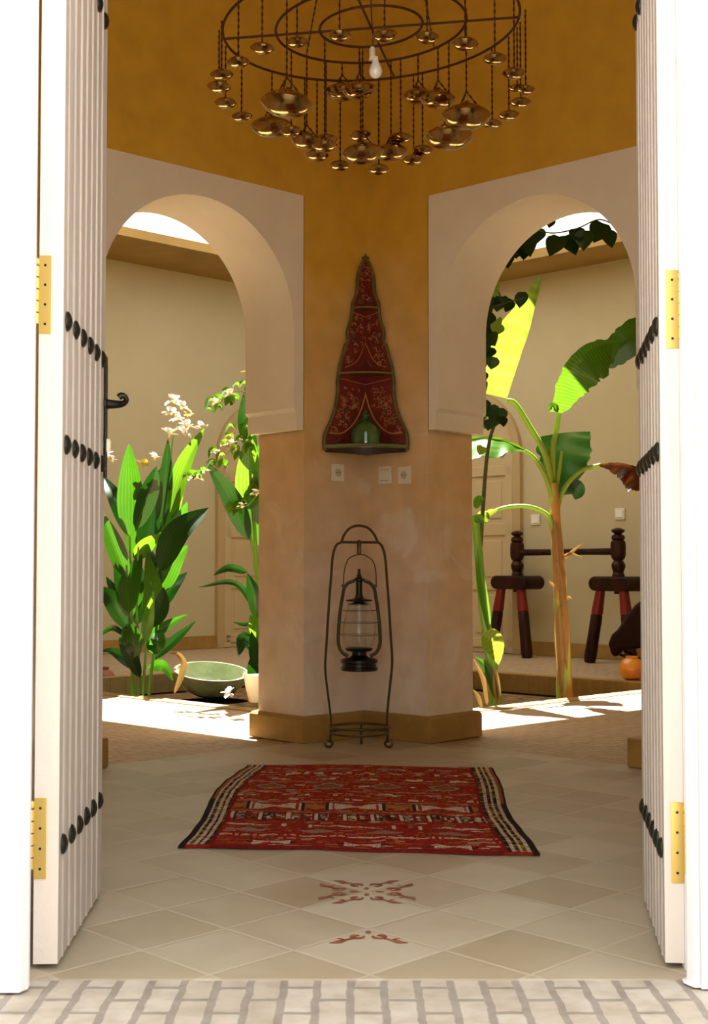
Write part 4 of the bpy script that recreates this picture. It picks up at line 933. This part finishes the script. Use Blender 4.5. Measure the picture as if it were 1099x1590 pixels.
leaf(bn, b3([(930, 566), (955, 545), (980, 522), (1010, 486)], .12, (0, -.1, -.15, -.1)), None, 'leafbanana', -.35, .3, kk([3, 18, 22, 24, 20, 3]), kk([3, 24, 32, 36, 22, 3]), jag=.15, nside=6)
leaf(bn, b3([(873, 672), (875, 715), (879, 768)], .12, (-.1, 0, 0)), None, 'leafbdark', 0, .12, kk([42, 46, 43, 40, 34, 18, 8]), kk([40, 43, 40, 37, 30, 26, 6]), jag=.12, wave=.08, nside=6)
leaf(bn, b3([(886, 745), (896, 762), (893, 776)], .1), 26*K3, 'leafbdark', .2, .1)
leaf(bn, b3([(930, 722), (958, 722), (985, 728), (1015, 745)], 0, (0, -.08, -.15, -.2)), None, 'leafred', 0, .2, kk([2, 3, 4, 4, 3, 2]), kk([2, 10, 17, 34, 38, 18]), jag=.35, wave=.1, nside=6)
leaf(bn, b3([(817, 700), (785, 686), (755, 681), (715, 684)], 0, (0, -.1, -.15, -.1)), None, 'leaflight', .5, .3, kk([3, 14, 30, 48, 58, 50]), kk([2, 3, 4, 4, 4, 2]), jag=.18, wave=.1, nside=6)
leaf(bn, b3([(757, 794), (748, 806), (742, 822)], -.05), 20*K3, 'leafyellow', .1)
leaf(bn, b3([(755, 800), (762, 795), (772, 792)], -.05), 10*K3, 'leafyellow', .1)
# ---- second shoot beside the pillar on the right
Y4 = 8.95; K4 = Y4/FPX
b2 = thing('banana_shoot', Vector((P(768, 1090, Y4).x, Y4, ZS)), 'narrow banana shoot with dry leaf bases pressed against the right side of the pillar', 'plant')
def b4(pts, dy=0): return [P(x, y, Y4+dy) for x, y in pts]
for pts, r, m in (([(772, 1098), (760, 1010), (748, 920), (738, 800)], 9, 'stem'), ([(745, 860), (757, 700), (776, 640)], 3.2, 'stemdark')):
    c = cr(b4(pts), 6)
    if pts[0][1] > 1050: c[0].z = ZS-.02
    mb = MB(); mb.tube(c, [r*K4*(1.1-.4*i/len(c)) for i in range(len(c))], 10); mb.build('stem', M[m], b2, smooth=True)
for pts, wd, m, lb in (([(760, 985), (750, 920), (741, 850)], 13, 'leaflight', None), ([(756, 975), (744, 910), (738, 862)], 7, 'leaflight', None), ([(772, 1090), (757, 1040), (738, 1020)], 14, 'leaf', None), ([(773, 1095), (770, 1060), (768, 1035)], 12, 'leafdry', 'dry pale leaf base'), ([(756, 1095), (752, 1060), (735, 1022)], 9, 'leafdry', 'dry orange brown leaf'), ([(748, 1100), (742, 1082), (734, 1070)], 7, 'leafdry', 'dry orange brown leaf'), ([(738, 790), (743, 776), (752, 775)], 14, 'leaflight', None), ([(736, 810), (744, 805), (752, 812)], 14, 'leaflight', None), ([(748, 985), (765, 998), (774, 1032)], 36, 'leafyellow', None)):
    leaf(b2, b4(pts, -.09), wd*K4, m, .1, label=lb)
# ---- climbing vine hanging across the right arch
YV = 7.95; KV = YV/FPX
vn = thing('climbing_vine', Vector((P(748, 640, YV).x, YV, P(748, 640, YV).z)), 'dark heart-leaved climbing vine trailing across the top and left of the right arch', 'vine')
def v5(pts, dy=0): return [P(x, y, YV+dy) for x, y in pts]
for pts in ([(752, 660), (750, 600), (751, 540), (750, 480), (762, 430), (790, 390), (822, 358), (858, 362), (895, 355), (930, 341), (960, 352), (1000, 362)], [(750, 480), (785, 470), (815, 462)], [(760, 440), (772, 450), (780, 470)]):
    mb = MB(); mb.tube(cr(v5(pts), 6), .0045, 6); mb.build('stem', M['stemdark'], vn, smooth=True)
def heart(px, py, s, m, ang):
    if py < 420: s *= 1.2
    d = Vector((math.sin(ang), 0, -math.cos(ang)))*s*KV*.5; c = P(px, py, YV+random.uniform(-.12, .12)); d.y = random.uniform(-.3, .3)*s*KV
    if px < 775 and py > 420: c.x += 7*KV; s *= 1.2
    hw = s*KV*.5; leaf(vn, [c-d, c-d*.3, c+d*.4, c+d], None, m, random.uniform(-.5, .5), .2, [hw*.55, hw*.95, hw*1.0, hw*.85, hw*.6, hw*.3, 0], [hw*.55, hw*.95, hw*1.0, hw*.85, hw*.6, hw*.3, 0], nside=3)
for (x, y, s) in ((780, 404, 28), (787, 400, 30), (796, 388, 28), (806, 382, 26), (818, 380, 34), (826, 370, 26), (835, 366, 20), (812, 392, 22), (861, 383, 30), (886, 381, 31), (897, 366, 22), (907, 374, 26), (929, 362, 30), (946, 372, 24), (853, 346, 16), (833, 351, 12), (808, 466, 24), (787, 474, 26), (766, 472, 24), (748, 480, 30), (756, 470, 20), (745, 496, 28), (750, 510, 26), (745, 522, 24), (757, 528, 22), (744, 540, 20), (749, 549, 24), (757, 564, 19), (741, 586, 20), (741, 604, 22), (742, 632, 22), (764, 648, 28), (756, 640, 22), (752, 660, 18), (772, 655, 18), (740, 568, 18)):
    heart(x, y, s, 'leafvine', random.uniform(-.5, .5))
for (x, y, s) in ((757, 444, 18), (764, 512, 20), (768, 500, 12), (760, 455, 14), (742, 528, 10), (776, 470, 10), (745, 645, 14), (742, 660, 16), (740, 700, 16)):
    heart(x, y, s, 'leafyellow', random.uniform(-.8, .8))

# ---- bowl, pots, fallen flower
bc = P(326, 1081, 10.15); bc.z = ZS+.001
mb = MB(); prof = [(.05, 0), (.12, .005), (.19, .045), (.24, .11), (.262, .175), (.265, .185), (.252, .185), (.235, .13), (.18, .06), (.10, .025), (0, .02)]
prof = [(a*1.06, b*.98) for a, b in prof]; mt = Matrix.Rotation(math.radians(5), 3, 'Y') @ Matrix.Rotation(math.radians(10), 3, 'X')
mb.lathe(prof, bc+Vector((0, 0, .035)), 44, 0, mt)
tag(mb.build('ceramic_bowl', M['celadon'], smooth=True), 'wide grey-green glazed ceramic bowl sitting in the planting bed', 'bowl')
def pot(px, py, Y, R_, name, m, label, cat, prof, z=None, tilt=0):
    c = P(px, py, Y); c.z = z if z is not None else c.z
    mb = MB(); mb.lathe([(a*R_, b*R_) for a, b in prof], c, 32, 0, Matrix.Rotation(tilt, 3, 'Y')); return tag(mb.build(name, M[m], smooth=True), label, cat)
rp_ = [(.45, 0), (.8, .2), (1, .7), (.95, 1.15), (.7, 1.5), (.45, 1.65), (.5, 1.8), (.4, 1.8), (.36, 1.6), (0, 1.0)]
pot(981, 1064, 10.2, .10, 'round_pot', 'orange', 'round orange glazed pot beside the sunlit floor at the right edge', 'pot', rp_, 0.0)
pot(158, 1058, 10.6, .115, 'round_pot', 'terracotta', 'round reddish-brown clay pot beside the left door edge', 'pot', rp_, ZS)
pot(399, 1090, 8.5, .10, 'white_cup', 'whitepot', 'white flared flower pot on the sunlit kerb left of the pillar', 'pot', [(.45, 0), (.5, .02), (.72, .9), (.85, 1.7), (.78, 1.7), (.6, .5), (0, .2)], .004)
ff_ = F(355, 1084, .0); fo = thing('fallen_blossom', Vector((ff_.x, ff_.y, .003)), 'small white fallen blossom on the sunlit kerb near the white pot', 'blossom')
flower(fo, ff_+Vector((0, 0, .028)), .035, 'petal', 6)

# ---- carved bench frame against the far right wall
YR0, YR1 = 12.95, 11.95
bl_ = P(803, 900, YR0); br2 = P(960, 905, YR1); dv = (br2-bl_); dv.z = 0; dv.normalize()
ps = Vector((-dv.y, dv.x, 0))
bf = thing('bench_frame', Vector((((bl_+br2)/2).x, ((bl_+br2)/2).y, 0)), 'dark turned wooden bench frame with red-topped legs standing by the far wall', 'bench')
def unit(c, hw):
    c = Vector((c.x, c.y, 0)); zs_ = .70
    mb = MB(); n = 10; pts = []
    for i in range(n+1): a = -PI/2+PI*i/n; pts.append((hw+.065*math.cos(a)-.065, .065*math.sin(a)))
    pts2 = pts+[(-x, z) for x, z in reversed(pts)]
    mb.prism([c+dv*x-ps*.13+Vector((0, 0, zs_+z)) for x, z in pts2], ps*.26); mb.build('seat_board', M['wooddark'], bf, bevel=.02)
    for sg, lx0, lx1 in ((-1, -.60, -1.0), (1, .50, .98)):
        for dp in (-.07,):
            t_ = c+dv*hw*lx0+ps*dp+Vector((0, 0, zs_-.06)); b_ = c+dv*hw*lx1+ps*dp*1.6
            mid = t_.lerp(b_, .33); mb = MB()
            mb.tube([mid, t_.lerp(b_, .35), t_.lerp(b_, .6), t_.lerp(b_, .93), b_], [.045, .052, .052, .055, .048], 14); lg = mb.build('leg', M['wooddark'], bf, smooth=True)
            mb = MB(); mb.tube([t_, t_.lerp(b_, .3), mid], [.042, .052, .050], 14); plabel(mb.build('leg_collar', M['woodred'], lg, smooth=True), 'bright red painted upper leg')
    ps_ = [(.055, -.02), (.055, .03), (.045, .05), (.060, .09), (.062, .12), (.040, .155), (.055, .17), (.066, .20), (.068, .28), (.064, .32), (.048, .335), (.062, .35), (.055, .375), (.030, .39), (.058, .41), (.060, .425), (.030, .44), (0, .445)]
    mb = MB(); mb.lathe(ps_, c+Vector((0, 0, zs_+.05)), 24); mb.build('post', M['wooddark'], bf, smooth=True)
    mb = MB(); mb.lathe([(.04, -.09), (.04, -.05)], c+Vector((0, 0, zs_)), 10); mb.build('tenon', M['wooddark'], bf)
unit(bl_, .245); unit(br2, .245)
mb = MB(); a_, b_ = Vector((bl_.x, bl_.y, .985)), Vector((br2.x, br2.y, .985)); mb.tube([a_, a_.lerp(b_, .3), a_.lerp(b_, .7), b_], [.032, .030, .030, .034], 10); mb.build('rail', M['wooddark'], bf, smooth=True)
# ---- leather folding seat at the right
YS = 10.75
lcx = thing('leather_chair', Vector((P(985, 1040, YS).x, YS+.1, 0)), 'low dark brown leather seat with thin iron legs at the right behind the orange pot', 'chair')
mb = MB(); ol = [(1040, 900), (1005, 925), (985, 940), (972, 958), (958, 978), (949, 986), (944, 1000), (948, 1014), (954, 1022), (959, 1018), (963, 1010), (985, 1008), (1010, 1004), (1040, 985)]
mb.prism([P(x, y, YS) for x, y in ol], (.12, .42, 0)); o = mb.build('seat', M['leather'], lcx, bevel=.03, smooth=True)
for (x0, y0, dx, dy) in ((962, 1016, 38, .1), (968, 1010, 40, .3)):
    a = P(x0, y0, YS+dy); e_ = Vector((a.x+.32, a.y, .008)); mb = MB(); mb.tube([a, a.lerp(e_, .5), e_], .011, 8); mb.build('leg', M['iron'], lcx, smooth=True)
a = P(1035, 985, YS+.1); mb = MB(); mb.tube([a, Vector((a.x-.25, a.y, .008))], .011, 8); mb.build('leg', M['iron'], lcx, smooth=True)
# ---- small iron hook high on the far left wall
hk = PL(394, 484, W(AWL, 0), NA); b_h = ab_of(hk)[1]
mb = MB(); mb.prism([W(AWL-.001, b_h-.02, hk.z-.05), W(AWL-.001, b_h+.02, hk.z-.05), W(AWL-.001, b_h+.02, hk.z+.05), W(AWL-.001, b_h-.02, hk.z+.05)], -NA*.01)
mb.tube(cr([W(AWL-.01, b_h, hk.z+.03), W(AWL-.06, b_h, hk.z+.01), W(AWL-.07, b_h, hk.z-.03), W(AWL-.04, b_h, hk.z-.04)], 4), .012, 8)
tag(mb.build('wall_hook', M['iron']), 'small black iron hook high on the far wall by the inner edge of left arch', 'hook')
